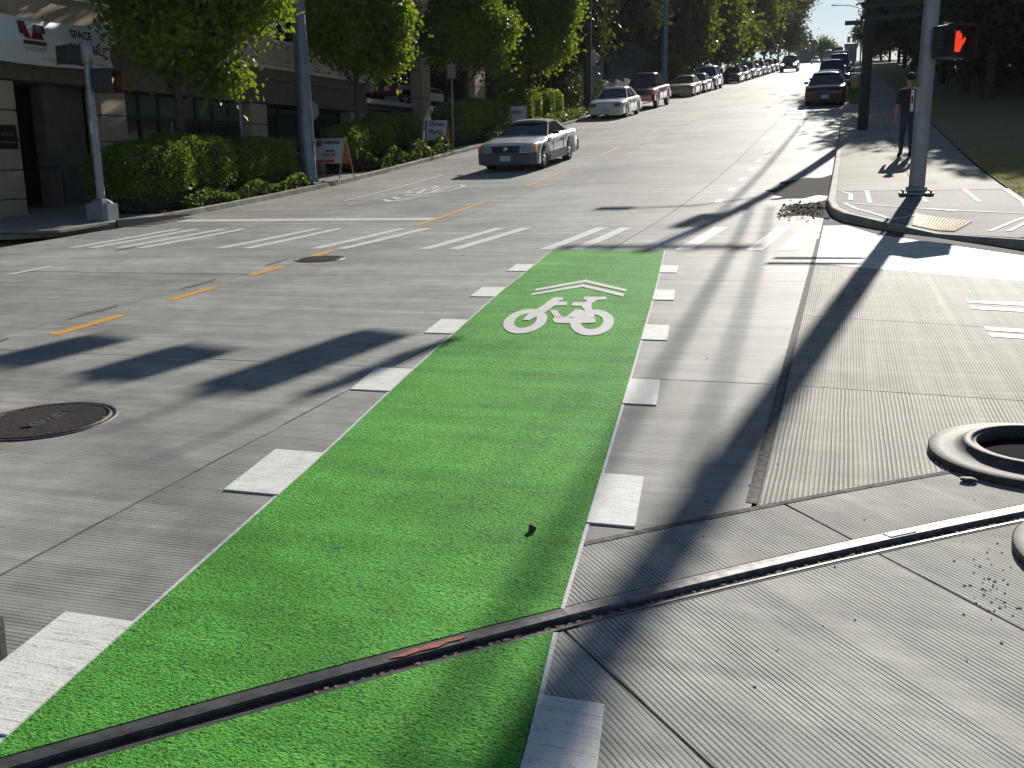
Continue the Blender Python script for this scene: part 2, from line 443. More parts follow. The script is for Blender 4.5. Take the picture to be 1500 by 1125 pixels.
def cy(x, t):
    if t not in _TC:
        P = [RC(s, t) for s in _SS]; _TC[t] = (np.array([p[0] for p in P]), np.array([p[1] for p in P]))
    return float(np.interp(x, *_TC[t]))

# ground, road, sidewalks
gr = sheet('ground', lambda u, v: (-260+520*u, -40+480*v), 20, 96, m_lawn, dz=-.16, kind='structure', label='dark soil and dry grass ground around the street')
road = empty('road'); road['kind'] = 'structure'; road['label'] = 'grey concrete road climbing the hill'
TJ = .49   # offset of the joint that follows the rail
sheet('joint_filler', rect(-14.05, 9, -3, 107), 6, 220, m_fill, road, dz=-.012)
XC = [-14.0, -10.75, -7.2, -3.08, -.3]
rows = [-2.5]+[6.42+4.52*k for k in range(22)]
g = .007
for ci in range(4):
    xa, xb = XC[ci]+g, XC[ci+1]-g
    for ri in range(len(rows)-1):
        ya, yb = rows[ri]+g, rows[ri+1]-g
        mt = m_road if (ci+ri*2) % 3 else m_road_d
        if ri == 0:
            def fn(u, v, xa=xa, xb=xb, yb=yb):
                x = xa+(xb-xa)*u; y0 = max(cy(x, TJ+.012), -2.5+.4*u); return x, y0+(yb-y0)*v
            sheet('concrete_slab', fn, 24, 3, mt, road, skirt=.03)
        else:
            dzz = random.uniform(-.0015, .0015)
            sheet('concrete_slab', rect(xa, xb, ya, yb), 1, 5, mt, road, dz=dzz, skirt=.03)
sheet('far_road_surface', rect(-14.0, -.3, rows[-1], 430), 4, 90, m_road_far, road)
# right apron slabs
def L1f(x): return 15.34-(x+.41)*(15.34-12.03)/2.34     # kerb side edge of bright strip
def L2f(x): return 12.45-(x+.35)*(12.45-11.16)/2.15
def quad(P):
    (a, b, c, d) = P
    return lambda u, v: ((a[0]*(1-u)+b[0]*u)*(1-v)+(d[0]*(1-u)+c[0]*u)*v, (a[1]*(1-u)+b[1]*u)*(1-v)+(d[1]*(1-u)+c[1]*u)*v)
for (xa, xb, k) in ((-.3+.02, 3.3, 0), (3.3+g, 9, 1)):
    def e1(x): return 6.42-.09*(x+.3)
    def e2(x): return 8.93-.23*(x+.3)
    def e3(x): return L2f(x)
    def fA(u, v): x = xa+(xb-xa)*u; y0 = cy(x, TJ+.02); return x, y0+(e1(x)-.006-y0)*v
    def fB(u, v): x = xa+(xb-xa)*u; return x, e1(x)+.006+(e2(x)-e1(x)-.012)*v
    def fC(u, v): x = xa+(xb-xa)*u; return x, e2(x)+.006+(e3(x)-e2(x)-.012)*v
    def e4(x): return 16.6 if x < .2 else max(L1f(x)+1.4, 9)
    def fD(u, v): x = xa+(xb-xa)*u; return x, e3(x)+.004+(e4(x)-e3(x))*v
    if k == 0:
        sheet('concrete_slab', fA, 16, 3, m_apronA, road, skirt=.03, label='pale slab with strong dark grooves beside the loose iron ring')
        sheet('concrete_slab', fB, 6, 3, m_apronB, road, skirt=.03); sheet('concrete_slab', fC, 6, 6, m_apronB, road, skirt=.03)
        sheet('concrete_slab', fD, 10, 8, m_apronC, road, dz=.001, skirt=.03, label='bright smooth slab along the kerb')
    else:
        for f in (fA, fB, fC): sheet('concrete_slab', f, 12, 4, m_apronB, road, skirt=.03)
        sheet('concrete_slab', lambda u, v: (xa+(xb-xa)*u, max(e3(xa+(xb-xa)*u), 4)+.01+(12-max(e3(xa+(xb-xa)*u), 4))*v), 6, 6, m_apronC, road, skirt=.03)
# rail band slabs, grooves square to the rail
ang_r = atan2(rd(-.2), 1.)
m_band = concrete('rail_band_concrete_tined', (.44, .43, .385), -(ang_r-pi/2), .0185, .5, .7, .25, .72, .55)
m_bandn = concrete('rail_band_concrete_north', (.4, .39, .345), -(ang_r-pi/2), .0185, .45, .7, .25, .65, .55)
RW, FW = .034, .054   # half rail head, flangeway beyond
for k in range(-4, 5):
    s0, s1 = k*1.36+.006, (k+1)*1.36-.006
    sheet('concrete_slab', lambda u, v: RC(s0+(s1-s0)*u, RW+.012+(TJ-.02-RW)*v), 10, 1, m_bandn, road, skirt=.03)
    sheet('concrete_slab', lambda u, v: RC(s0+(s1-s0)*u, -(RW+FW+.022)-(3.4)*v), 10, 8, m_band, road, skirt=.03)

# embedded rail
rail = empty('streetcar_rail', (0, 0, 0), label='curved steel rail with dirt-filled groove crossing the green lane', cat='rail')
def sweep(name, prof, mat, parent, s0=-4.2, s1=5.2, n=70, dz=0., label=None):
    V = []; Fc = []; m = len(prof)
    for i in range(n+1):
        s = s0+(s1-s0)*i/n
        for t, h in prof:
            x, y = RC(s, t); V.append((x, y, GR(x, y)+h+dz))
    for i in range(n):
        for k in range(m-1): a = i*m+k; Fc.append((a, a+1, a+m+1, a+m))
    o = link(name, mesh_np(name, V, Fc), parent, mat); o.data.update()
    if label: o['label'] = label
    for p in o.data.polygons: p.use_smooth = False
    return o
# running surface lighter where worn (right), darker under the lane
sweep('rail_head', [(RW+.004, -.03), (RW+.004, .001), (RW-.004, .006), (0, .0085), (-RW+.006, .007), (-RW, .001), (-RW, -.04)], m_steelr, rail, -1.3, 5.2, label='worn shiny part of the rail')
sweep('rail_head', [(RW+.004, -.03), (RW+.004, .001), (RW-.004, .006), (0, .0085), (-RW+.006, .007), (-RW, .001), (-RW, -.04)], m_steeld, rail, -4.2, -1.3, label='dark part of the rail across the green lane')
sweep('flangeway', [(-RW, -.035), (-RW-.012, -.028), (-RW-FW*.5, -.014), (-RW-FW+.004, -.012), (-RW-FW, -.03)], m_dirt, rail)
sweep('guard_lip', [(-RW-FW, -.04), (-RW-FW, .001), (-RW-FW-.003, .005), (-RW-FW-.013, .005), (-RW-FW-.015, -.01)], m_steeld, rail)
sweep('grout_edge', [(-RW-FW-.014, -.03), (-RW-FW-.014, .0015), (-RW-FW-.022, .002), (-RW-FW-.024, -.02)], m_kerb, rail, -1.3, 5.2)
db = MB()
for k in range(900):
    s = random.uniform(-2.2, 3.2); t = -RW-random.uniform(.012, FW-.004); x, y = RC(s, t); r = random.uniform(.002, .007)
    z = GR(x, y)-.016+r*.5
    db.obox((x, y, z), Vector((r, r*.3, 0)), Vector((-r*.3, r*.8, .001)), Vector((0, .001, r*.6)))
o = db.obj('flangeway_grit', simple('grit', (.22, .19, .15), .9, var=.8, scale=90), rail, fix=False); o['kind'] = 'stuff'
MBp = MB(); 
pp = []
for (s, t) in ((-1.9, -.004), (-1.86, .008), (-1.83, .004), (-1.79, .014), (-1.76, .006), (-1.73, .017), (-1.69, .008), (-1.67, -.004), (-1.7, -.012), (-1.74, -.008), (-1.78, -.024), (-1.84, -.018), (-1.9, -.026), (-1.95, -.014)):
    x, y = RC(s, t*.9); pp.append((x, y, GR(x, y)+.0098))
MBp.prism(pp, (0, 0, .001)).obj('paint_mark', simple('orange_spray', (.33, .09, .05), .7, var=.4, scale=60), rail, 'faded orange spray mark on the rail')
pp = []
for (s, t) in ((.14, -.02), (.27, -.02), (.27, .024), (.13, .024)):
    x, y = RC(s, t); pp.append((x, y, GR(x, y)+.0096))
MBp = MB(); MBp.prism(pp, (0, 0, .001)).obj('paint_mark', m_white, rail, 'white paint mark on the rail')

# ------------------------------------------------------------------ green lane
ly = np.array([-3, 1.9, 2.57, 4.4, 6.27, 9.9, 13.6]); lx = np.array([-1.42, -2.17, -2.27, -2.54, -2.86, -3.42, -3.9])
ry = np.array([-3, 2.19, 2.92, 4.43, 6.3, 9.9, 13.6]); rx = np.array([-.1, -.72, -.84, -1.04, -1.29, -1.78, -2.31])
def XL(y): return float(np.interp(y, ly, lx))
def XR(y): return float(np.interp(y, ry, rx))
def lane_hit(u, t):
    lo, hi = -2., 5.
    for _ in range(30):
        m = (lo+hi)/2; x = XL(m)+(XR(m)-XL(m))*u
        if m > cy(x, t): hi = m
        else: lo = m
    return m
YT = 13.55
def gN(u, v): y0 = lane_hit(u, RW+.006); y = y0+(YT-y0)*v; return XL(y)+(XR(y)-XL(y))*u, y
def gS(u, v): y1 = lane_hit(u, -(RW+FW+.014)); y = -2+(y1+2)*v; return XL(y)+(XR(y)-XL(y))*u, y
lane = sheet('green_lane', gN, 24, 60, m_green, road, dz=.005, skirt=.004, label='bright green coarse-textured bicycle lane surface')
sheet('green_lane', gS, 24, 10, m_green, road, dz=.005, skirt=.004, label='piece of the green bicycle lane nearest the viewer, below the rail')
for side, X in ((-1, XL), (1, XR)):
    u_e = 0. if side < 0 else 1.
    for (ya, yb) in ((-2., lane_hit(u_e, -(RW+FW+.014))), (lane_hit(u_e, RW+.006), YT)):
        sheet('lane_edge_line', lambda u, v: (X(ya+(yb-ya)*v)+side*(.002+.016*u), ya+(yb-ya)*v), 1, 24, m_thin, road, dz=.004)
for k in range(0, 6):
    ya = 1.95+1.9*k; yb = ya+.62
    if k == 0: ya, yb = 1.93, 2.6
    def jag(fn): return fn
    wl_ = [.3, .3, .29, .27, .27, .25][k]; wr_ = [.2, .21, .21, .21, .21, .21][k]
    yaa = ya
    sheet('lane_dash', lambda u, v: (XL(yaa+(yb-yaa)*v)-.003-wl_*(1-u), yaa+(yb-yaa)*v), 3, 3, m_white, road, dz=.009, skirt=.008, label='white dash on the left edge of the green lane')
    yab = 3.86+1.9*(k-1) if k else 1.75
    ybb = yab+.62 if k else 2.53
    sheet('lane_dash', lambda u, v: (XR(yab+(ybb-yab)*v)+.003+wr_*u, yab+(ybb-yab)*v), 3, 3, m_white, road, dz=.009, skirt=.008, label='white dash on the right edge of the green lane')
sheet('lane_dash', lambda u, v: (XL(.1+v*.6)-.003-.3*(1-u), .1+v*.6), 2, 2, m_white, road, dz=.009, skirt=.008)
# bicycle symbol traced in plan
SYM = [[(-2.73, 9.572), (-2.643, 9.582), (-2.607, 9.426), (-2.638, 9.344), (-2.525, 9.309), (-2.485, 9.122), (-2.602, 9.081), (-2.578, 8.836), (-2.587, 8.555), (-2.613, 8.311), (-2.675, 8.325), (-2.72, 8.691), (-2.707, 8.935), (-2.711, 9.148), (-2.729, 9.355)], [(-2.572, 8.837), (-2.51, 8.857), (-2.374, 8.543), (-2.358, 8.462), (-2.421, 8.489)], [(-2.34, 8.893), (-2.248, 8.892), (-2.226, 8.587), (-2.249, 8.466), (-2.323, 8.503), (-2.328, 8.67)], [(-2.413, 8.391), (-2.431, 8.523), (-2.243, 8.526), (-2.049, 8.494), (-1.992, 8.293), (-2.124, 8.235), (-2.291, 8.222), (-2.351, 8.235)], [(-2.409, 9.479), (-2.437, 9.635), (-2.21, 9.662), (-2.183, 9.491), (-2.261, 9.468), (-2.263, 9.238), (-2.189, 8.938), (-2.057, 8.528), (-2.147, 8.492), (-2.239, 8.88), (-2.334, 9.102), (-2.431, 9.103), (-2.464, 9.296), (-2.35, 9.317), (-2.356, 9.435)], [(-2.717, 10.806), (-2.11, 10.156), (-2.089, 10.008), (-2.676, 10.603), (-3.058, 9.934), (-3.088, 10.093)], [(-2.663, 10.474), (-2.073, 9.871), (-2.053, 9.694), (-2.619, 10.274), (-3.017, 9.643), (-3.036, 9.795)]]
sym = MB()
def flat_poly(mb, P, dz, th=.003):
    mb.prism([(x, y, GR(x, y)+dz-th) for x, y in P], (0, 0, th))
def ring(cu, cyy, rxo, ryo, rxi, ryi, n=28):
    out = []
    for k in range(n+1):
        q = 2*pi*k/n
        out.append(((cu+rxo*cos(q)-.2*(ryo*sin(q)), cyy+ryo*sin(q)), (cu+rxi*cos(q)-.2*(ryi*sin(q)), cyy+ryi*sin(q))))
    for k in range(n):
        if k in (2, 12, 25, 16): a = .0
        flat_poly(sym, [out[k][0], out[k+1][0], out[k+1][1], out[k][1]], .0105)
ring(-2.64, 8.3, .195, .58, .1, .34); ring(-2.035, 8.33, .195, .6, .1, .34)
for P in SYM[:-2]: flat_poly(sym, P, .0112)
sym.obj('bicycle_symbol', m_symbol, road, 'worn white bicycle painted on the green lane')
for P in SYM[-2:]:
    mb = MB(); flat_poly(mb, P, .0105); mb.obj('chevron', m_symbol, road, 'white chevron above the painted bicycle')

# ------------------------------------------------------------------ other markings
def strip(name, x0, y0, x1, y1, wd, mat, label=None, dz=.004, n=None):
    n = n or yl(y0, y1, 1.)
    return sheet(name, lambda u, v: (x0+(x1-x0)*v-wd/2+wd*u, y0+(y1-y0)*v), 1, n, mat, road, dz=dz, label=label)
for (xb, xt) in ((-12.5, -12.47), (-12.1, -12.03), (-11.55, -11.4), (-11.1, -10.95), (-9.58, -9.37), (-9.08, -8.9), (-7.85, -7.62), (-7.38, -7.15), (-6.0, -5.76), (-5.52, -5.28), (-4.1, -3.94), (-3.66, -3.52), (-2.6, -2.36), (-2.14, -1.95), (-1.08-.1, -.96), (-.66-.1, -.56)):
    strip('crosswalk_bar', xb+.08, 13.62, xt+.08, 16.45, .2 if xb < -3 else .23, m_whiteold if xb < -2.2 else m_white)
sheet('stop_line', rect(-13.4, -7.6, 17.75, 18.2), 2, 1, m_whiteold, road, dz=.004, label='wide white stop line left of the centre line')
for (x, ya, yb) in ((-6.75, 7.05, 8.05), (-6.92, 8.95, 9.85), (-7.12, 10.85, 11.75), (-7.3, 12.75, 13.5)):
    strip('centre_dash', x, ya, x-.06, yb, .13, m_yellow, 'yellow dash on the centre line')
strip('centre_line', -7.48, 16.9, -7.72, 21.5, .11, m_yellow); strip('centre_line', -7.82, 24.7, -7.85, 29., .11, m_yellow)
for k in range(9): strip('centre_line', -7.9-.04*k, 33+k*9, -7.92-.04*k, 36.5+k*9, .11, m_yellow)
strip('bay_line', -11.55, 21.8, -11.6, 28.3, .09, m_whiteold)
for k in range(7): strip('bay_line', -11.65, 41+k*10, -11.65, 46+k*10, .1, m_whiteold)
for k, y in enumerate((18.6, 20.4, 22.8, 25.2, 27.6, 30, 32.6, 35.4, 38.2, 41, 43.8, 46.8, 50, 53)):
    if k: strip('guide_dash', -2.42, y, -2.43, y+.75, .16, m_white)
strip('lane_line', -4.25, 58.5, -4.3, 95, .14, m_white, 'long white lane line up the hill')
strip('lane_line', -10.8, 10.6, -10.85, 11.45, .12, m_whiteold, 'short white lane tick at left')
strip('lane_line', -1.9, 44, -2.3, 60, .1, m_white); 
for y in (9.75, 9.42, 8.2, 8.45):
    sheet('crosswalk_bar', quad([(1.13, y), (3.2, y-.5), (3.2, y-.34), (1.13, y+.15)]), 2, 1, m_whiteold, road, dz=.004)
# faded bicycle symbol on the far side
fs = MB()
def ring2(cx, cyy, rxo, ryo, rxi, ryi, n=20):
    for k in range(n):
        a, b = 2*pi*k/n, 2*pi*(k+1)/n
        flat_poly(fs, [(cx+rxo*cos(a), cyy+ryo*sin(a)), (cx+rxo*cos(b), cyy+ryo*sin(b)), (cx+rxi*cos(b), cyy+ryi*sin(b)), (cx+rxi*cos(a), cyy+ryi*sin(a))], .006)
ring2(-10.55, 24.3, .3, .9, .2, .66); ring2(-9.85, 24.4, .3, 1., .2, .76)
for P in ([(-10.6, 24.4), (-10.5, 24.5), (-10.1, 23.1), (-10.25, 23.1)], [(-10.1, 23.1), (-9.95, 23.1), (-9.8, 24.4), (-9.9, 24.5)], [(-10.5, 22.9), (-9.7, 22.6), (-9.7, 22.8), (-10.5, 23.1)]): flat_poly(fs, P, .0065)
fs.obj('bicycle_symbol', m_whiteold, road, 'faded white bicycle painted near the far kerb')
fs = MB()
for dy in (0, .5): flat_poly(fs, [(-10.6, 21.9+dy), (-10.2, 21.4+dy), (-9.8, 21.9+dy), (-9.8, 22.15+dy), (-10.2, 21.7+dy), (-10.6, 22.15+dy)], .006)
fs.obj('chevron', m_whiteold, road, 'faded chevron near the far kerb')
# dark marks where old paint was ground off
m_mark = simple('ground_off_mark', (.09, .09, .085), .8, var=.4, scale=25)
def blotch(cx, cyy, rx_, ry_, n=14, mat=m_mark, name='dark_mark', dz=.003, ang=0.):
    P = []
    for k in range(n):
        q = 2*pi*k/n; r = random.uniform(.65, 1.1); a, b = rx_*r*cos(q), ry_*r*sin(q)
        P.append((cx+a*cos(ang)-b*sin(ang), cyy+a*sin(ang)+b*cos(ang)))
    mb = MB(); flat_poly(mb, P, dz, .0015); return mb.obj(name, mat, road)
for (x, y) in ((-7.25, 8.15), (-7.35, 10.1), (-7.5, 12.1), (-7.0, 6.4)): blotch(x, y, .07, .45, ang=.12)
blotch(-11.25, 13.5, .1, .3)
for k in range(14):
    x = random.uniform(-9, -.4); y = random.uniform(2.2, 10)
    if XL(y)-.4 < x < XR(y)+.3: continue
    blotch(x, y, random.uniform(.006, .02), random.uniform(.006, .016), 9)
for k in range(70):
    x = random.uniform(-.5, .9) if k < 22 else random.gauss(.6, .05); y = random.uniform(2.3, 4.9) if k < 22 else random.gauss(3.62, .16)
    if abs(y-cy(x, 0)) < .16: continue
    blotch(x, y, random.uniform(.002, .007), random.uniform(.002, .008), 7)
# old joint and tyre polish in front of the silver car
m_pol = concrete('lighter_seam', (.3, .29, .26), None)
sheet('seam', lambda u, v: (-3.085+.012*u, 1.2+12*v), 1, 12, simple('joint_compound', (.17, .15, .12), .85, var=.9, scale=3, bump=.004), road, dz=.0025)
sheet('seam', lambda u, v: (-2.79+.43*v-.008+.016*u, 2.51-.4*v+.01*u), 1, 4, simple('dark_joint', (.05, .045, .04), .9, var=.5, scale=30), road, dz=.002)
sheet('seam', lambda u, v: (-.335+.05*u, 4.26+10.67*v), 1, 12, simple('brown_joint_sealant', (.13, .115, .1), .85, var=.5, scale=25, bump=.01), road, dz=.0022)
sheet('seam', lambda u, v: RC(-4+9*v, TJ-.012+.034*u), 1, 40, simple('rail_joint_sealant', (.12, .105, .09), .85, var=.5, scale=25, bump=.01), road, dz=.0024)
# asphalt patch by right kerb
def wob_quad(P, a):
    q_ = quad(P)
    def f(u, v):
        x, y = q_(u, v); e = (1-u); return x+a*e*(sin(y*2.7)+.6*sin(y*7.1)), y+a*2.2*(2*v-1)*(.6*sin(x*5.3+1)+.4*sin(x*13))
    return f
pt = sheet('asphalt_patch', wob_quad([(-1.4, 21.), (-.3, 21.6), (-.3, 26.2), (-1.5, 24.3)], .13), 20, 24, m_asph, road, dz=.004, label='dark asphalt patch by the right kerb')
sheet('asphalt_patch', wob_quad([(-.9, 18.2), (-.2, 17.6), (-.3, 20.8), (-1.1, 19.6)], .12), 18, 18, simple('dirty_shaded_gutter', (.06, .055, .048), .95, var=.5, scale=12, bump=.006, spec=.08), road, dz=.0045)  # gutter debris, with the shade of the dip put into its colour

# ------------------------------------------------------------------ kerbs and sidewalks
def ribbon(pts, zt, zb, wd, name, mat, parent, step=1.):
    """kerb swept along a plan polyline; wd to the left of travel"""
    P = [Vector((*p, 0)) for p in pts]; Q = []
    for a, b in zip(P[:-1], P[1:]):
        n = max(1, int((b-a).length/step)); Q += [a.lerp(b, k/n) for k in range(n)]
    Q.append(P[-1]); V = []; Fc = []
    for i, p in enumerate(Q):
        t = (Q[min(i+1, len(Q)-1)]-Q[max(0, i-1)]).normalized(); n = Vector((-t.y, t.x, 0))
        g0 = GR(p.x, p.y); z = zt(p.x, p.y) if callable(zt) else zt
        for off, zz in ((0, zb), (0.012, z-.015), (.03, z), (wd-.012, z), (wd, z-.01), (wd, zb)):
            q = p+n*off; V.append((q.x, q.y, g0+zz))
    m = 6
    for i in range(len(Q)-1):
        for k in range(m-1): a = i*m+k; Fc.append((a, a+1, a+m+1, a+m))
    o = link(name, mesh_np(name, V, Fc), parent, mat); return o
KL = [(-13.95, 60), (-13.95, 17.4)]
arc = [(-13.95-(1-cos(a))*2.2, 17.4-sin(a)*2.2) for a in np.linspace(.15, pi/2, 8)]
left = empty('left_sidewalk'); left['kind'] = 'structure'; left['label'] = 'concrete sidewalk in front of the brown building'
kl = [(-13.95, 120)]+[(-13.95, y) for y in np.arange(117, 17.4, -3.)]+[(-13.95, 17.4)]+arc+[(-30, arc[-1][1]-.0)]
def zkl(x, y): return .13 if (y > 15.9 and x > -15.0) else .05
for a in range(len(kl)-1):
    pass
# cut the kerb into stones about 3 m long
def stones(pts, zt, wd, parent, name='kerb_stone', mat=m_kerb, L=3.):
    P = [Vector(p) for p in pts]; segs = []
    cur = [P[0]]; acc = 0
    for a, b in zip(P[:-1], P[1:]):
        d = (b-a).length
        while acc+d >= L-1e-6 and d > 1e-6:
            t = (L-acc)/d; c = a.lerp(b, min(1, t)); cur.append(c); segs.append(cur); cur = [c]; d -= (L-acc); a = c; acc = 0
        acc += d
        if d > 1e-3: cur.append(b)
    if len(cur) > 1: segs.append(cur)
    for s in segs:
        if len(s) < 2: continue
        s = [Vector(q) for q in s]
        s[-1] = s[-1]+(s[-2]-s[-1]).normalized()*.012
        ribbon([(q.x, q.y) for q in s], zt, -.06, wd, name, mat, parent, 1.)
kl = [(-13.95, 100), (-13.95, 17.4)]+arc+[(-30, arc[-1][1])]
stones([(x, y) for x, y in kl][::-1], zkl, .16, left)
def zs(x, y): return GR(x, y)+.128
# left sidewalk flags: planting strip -14.11..-16.0 ; flags beyond
for k in range(24):
    ya = 15.4+k*2.6; nn = 3
    sheet('paving_flag', rect(-20., -16.02, ya+.006, ya+2.594), 2, nn, m_sidel, left, skirt=.05, zf=zs)
sheet('paving_flag', rect(-20, -14.12, 15.2+.01, 18.1), 4, 3, m_sidel, left, skirt=.05, zf=lambda x, y: zs(x, y)+.001)
sheet('paving_flag', rect(-16.01, -14.12, 24.75, 27.9), 2, 3, m_sidel, left, skirt=.05, zf=lambda x, y: zs(x, y)+.002)
sheet('far_paving', rect(-20, -14.1, 77.8, 200), 2, 60, m_sidel, left, zf=zs)
for (ya, yb) in ((18.1, 24.75), (27.9, 33.4), (36., 44.8), (45, 56)):
    sheet('planting_bed', rect(-16.01, -14.12, ya+.01, yb-.01), 3, 6, m_soil, left, skirt=.1, zf=lambda x, y: zs(x, y)-.02)
sheet('paving_flag', rect(-16.01, -14.12, 33.4, 36.), 2, 3, m_sidel, left, skirt=.05, zf=zs)
sheet('paving_flag', rect(-16.01, -14.12, 56, 77.7), 2, 20, m_sidel, left, skirt=.05, zf=zs)
# storm drain in the left kerb
dr = empty('storm_drain', (0, 0, 0), label='cast iron storm drain grate in the left gutter', cat='drain')
mb = MB()
for k in range(6): y = 16.9+k*.3; mb.box((-13.93, y, GR(-13.8, y)+.001), (-13.45, y+.17, GR(-13.8, y)+.012))
mb.obj('grate', m_cast, dr)
B('throat', (-13.97, 16.6, GR(-13.9, 17)+.0), (-13.93, 19., GR(-13.9, 18)+.1), m_dark, dr)

right = empty('right_sidewalk'); right['kind'] = 'structure'; right['label'] = 'pale concrete sidewalk and kerb ramp on the right corner'
RKp = [(2.9+1.2, 11.4), (2.28, 13.75), (1.9, 14.35), (1.25, 15.25), (.5, 16.3), (.0, 17.3), (-.2, 18.2), (-.3, 19.6), (-.3, 30), (-.3, 130)]
def zsr(x, y):
    z = .128
    if y < 17.6:
        a = max(0, 1-abs(x-1.3)/1.1); b = max(0, min(1, (17.6-y)/1.6)); z -= .1*a*b
    return GR(x, y)+z
def zkr(x, y): return zsr(x, y)-GR(x, y)+.002
stones(RKp[::-1], zkr, .16, right)
def kx(y):  # inner kerb edge
    ys = [11.4, 13.75, 14.35, 15.25, 16.3, 17.3, 18.2, 19.6, 30]; xs = [4.1, 2.28, 1.9, 1.25, .5, 0., -.2, -.3, -.3]
    return float(np.interp(y, ys, xs))+.15
flags_y = [21.3+1.9*k for k in range(22)]
for k in range(len(flags_y)-1):
    for (xa, xb) in ((-.14, 1.35), (1.362, 2.95)):
        sheet('paving_flag', rect(xa, xb, flags_y[k]+.005, flags_y[k+1]-.005), 1, 2, m_side, right, skirt=.05, zf=zsr)
sheet('far_paving', rect(-.14, 2.95, flags_y[-1], 200), 2, 70, m_side, right, zf=zsr)
# corner landing
def fland(u, v):
    y = 14.2+(21.29-14.2)*v; x0 = kx(y)+.01; x1 = 3.0 if y > 15.5 else 3.0+(15.5-y)*1.2; return x0+(x1-x0)*u, y
sheet('corner_landing', fland, 28, 56, m_panelw, right, skirt=.05, zf=lambda x, y: zsr(x, y)-.003, label='brushed concrete corner landing with pale trowelled borders')
def bline(pts, wd=.08):
    for a, b in zip(pts[:-1], pts[1:]):
        a = Vector(a); b = Vector(b); t = (b-a).normalized(); n = Vector((-t.y, t.x))*wd/2; nn = yl(0, (b-a).length, .15)
        sheet('trowelled_border', lambda u, v: tuple(a.lerp(b, v)-n+n*2*u), 1, nn, m_border, right, dz=.004, zf=zsr)
bline([(-.13, 21.2), (2.95, 21.2)]); bline([(2.92, 21.2), (2.9, 18.9), (2.75, 17.3)])
for x in (.42, 1.35, 2.2): bline([(x, 21.2), (x+.03, 18.9)])
bline([(-.05, 21.1), (.12, 20.6), (.12, 19.4)]); bline([(.0, 19.0), (1.1, 18.0), (2.75, 16.95)])
bline([(.0, 19.0), (.22, 17.9), (.72, 16.6), (1.12, 17.15)])
bline([(1.1, 18.0), (1.75, 17.45)]); bline([(1.95, 15.1), (2.6, 16.5)]); bline([(2.15, 14.9), (2.85, 16.7)]); bline([(2.75, 17.4), (2.7, 16.4), (3.4, 15.4)], .09)
tp = [(1.11, 17.29), (1.85, 16.3), (1.52, 15.35), (1.0, 16.1)]
tac = empty('tactile_plate', parent=right); 
sheet('plate', quad(tp), 6, 6, m_tac, tac, dz=.006, zf=zsr, skirt=.01)
for k in range(18):
    t = (k+.5)/18; a = Vector(tp[0]).lerp(Vector(tp[1]), t); b = Vector(tp[3]).lerp(Vector(tp[2]), t); d = (Vector(tp[1])-Vector(tp[0])).normalized()*.013
    sheet('rib', lambda u, v: tuple(a.lerp(b, v)-d+2*d*u), 1, 4, simple('tactile_rib', (.75, .6, .33), .7) if k == 0 else bpy.data.materials['tactile_rib'], tac, dz=.017, zf=zsr, skirt=.014)
# lawn
sheet('lawn', rect(3.02, 60, 16.5, 200), 24, 90, m_lawn, None, zf=lambda x, y: GR(x, y)+.11+.02*sin(x*3)*sin(y*2), kind='structure', label='dry brown lawn beside the right sidewalk')
sheet('side_lawn', quad([(3.05, 16.5), (60, 16.5), (60, 13.5), (4.2, 14.8)]), 10, 4, m_lawn, None, zf=lambda x, y: GR(x, y)+.1, kind='structure')

# ------------------------------------------------------------------ foliage
rng = np.random.default_rng(3)
def leaves(blobs, n, size, surf=.55, aspect=.7, droop=0., zmin=None):
    """blobs: (cx,cy,cz,rx,ry,rz). returns V,F of diamond leaves folded"""
    vol = np.array([b[3]*b[4]*b[5] for b in blobs])**.72; vol /= vol.sum()
    V = []; 
    idx = rng.choice(len(blobs), n, p=vol); bb = np.array(blobs)[idx]
    d = rng.normal(size=(n, 3)); d /= np.linalg.norm(d, axis=1)[:, None]
    r = np.where(rng.random(n) < surf, rng.uniform(.8, 1.08, n), rng.uniform(.15, .85, n))
    c = bb[:, :3]+d*bb[:, 3:6]*r[:, None]
    # twig clumps
    k = n//12; cl = rng.choice(n, k); own = rng.integers(0, k, n); mixm = rng.random(n) < .7
    off = rng.normal(size=(n, 3))*size*1.5
    c = np.where(mixm[:, None], c[cl[own]]+off, c)
    a = rng.normal(size=(n, 3)); a[:, 2] -= droop; a /= np.linalg.norm(a, axis=1)[:, None]
    b = rng.normal(size=(n, 3)); b -= (b*a).sum(1)[:, None]*a; b /= np.linalg.norm(b, axis=1)[:, None]
    nn = np.cross(a, b); s = size*rng.uniform(.6, 1.3, n)[:, None]
    p0 = c-a*s*.5; p1 = c+b*s*.5*aspect+nn*s*.1; p2 = c+a*s*.5; p3 = c-b*s*.5*aspect+nn*s*.1
    V = np.stack([p0, p1, p2, p3], 1).reshape(-1, 3)
    if zmin is not None: V[:, 2] = np.maximum(V[:, 2], zmin)
    F = np.arange(4*n).reshape(-1, 4)
    return V, F
def make_crown(name, blobs, n, size, mat, parent, **kw):
    V, F = leaves(blobs, n, size, **kw)
    return link(name, mesh_np(name, V, F), parent, mat)
def crown_blobs(r, h, nb, seed, squash=1.):
    rr = random.Random(seed); out = [(0, 0, h*.5, r*.62, r*.62, h*.42)]
    for k in range(nb):
        q = rr.uniform(0, 2*pi); t = rr.uniform(.08, .95); rad = r*sqrt(max(.05, 1-(2*t-1.0)**2*.85))*rr.uniform(.55, .8)
        s = r*rr.uniform(.28, .45)
        out.append((rad*cos(q), rad*sin(q), h*t, s, s, s*.8*squash))
    return out
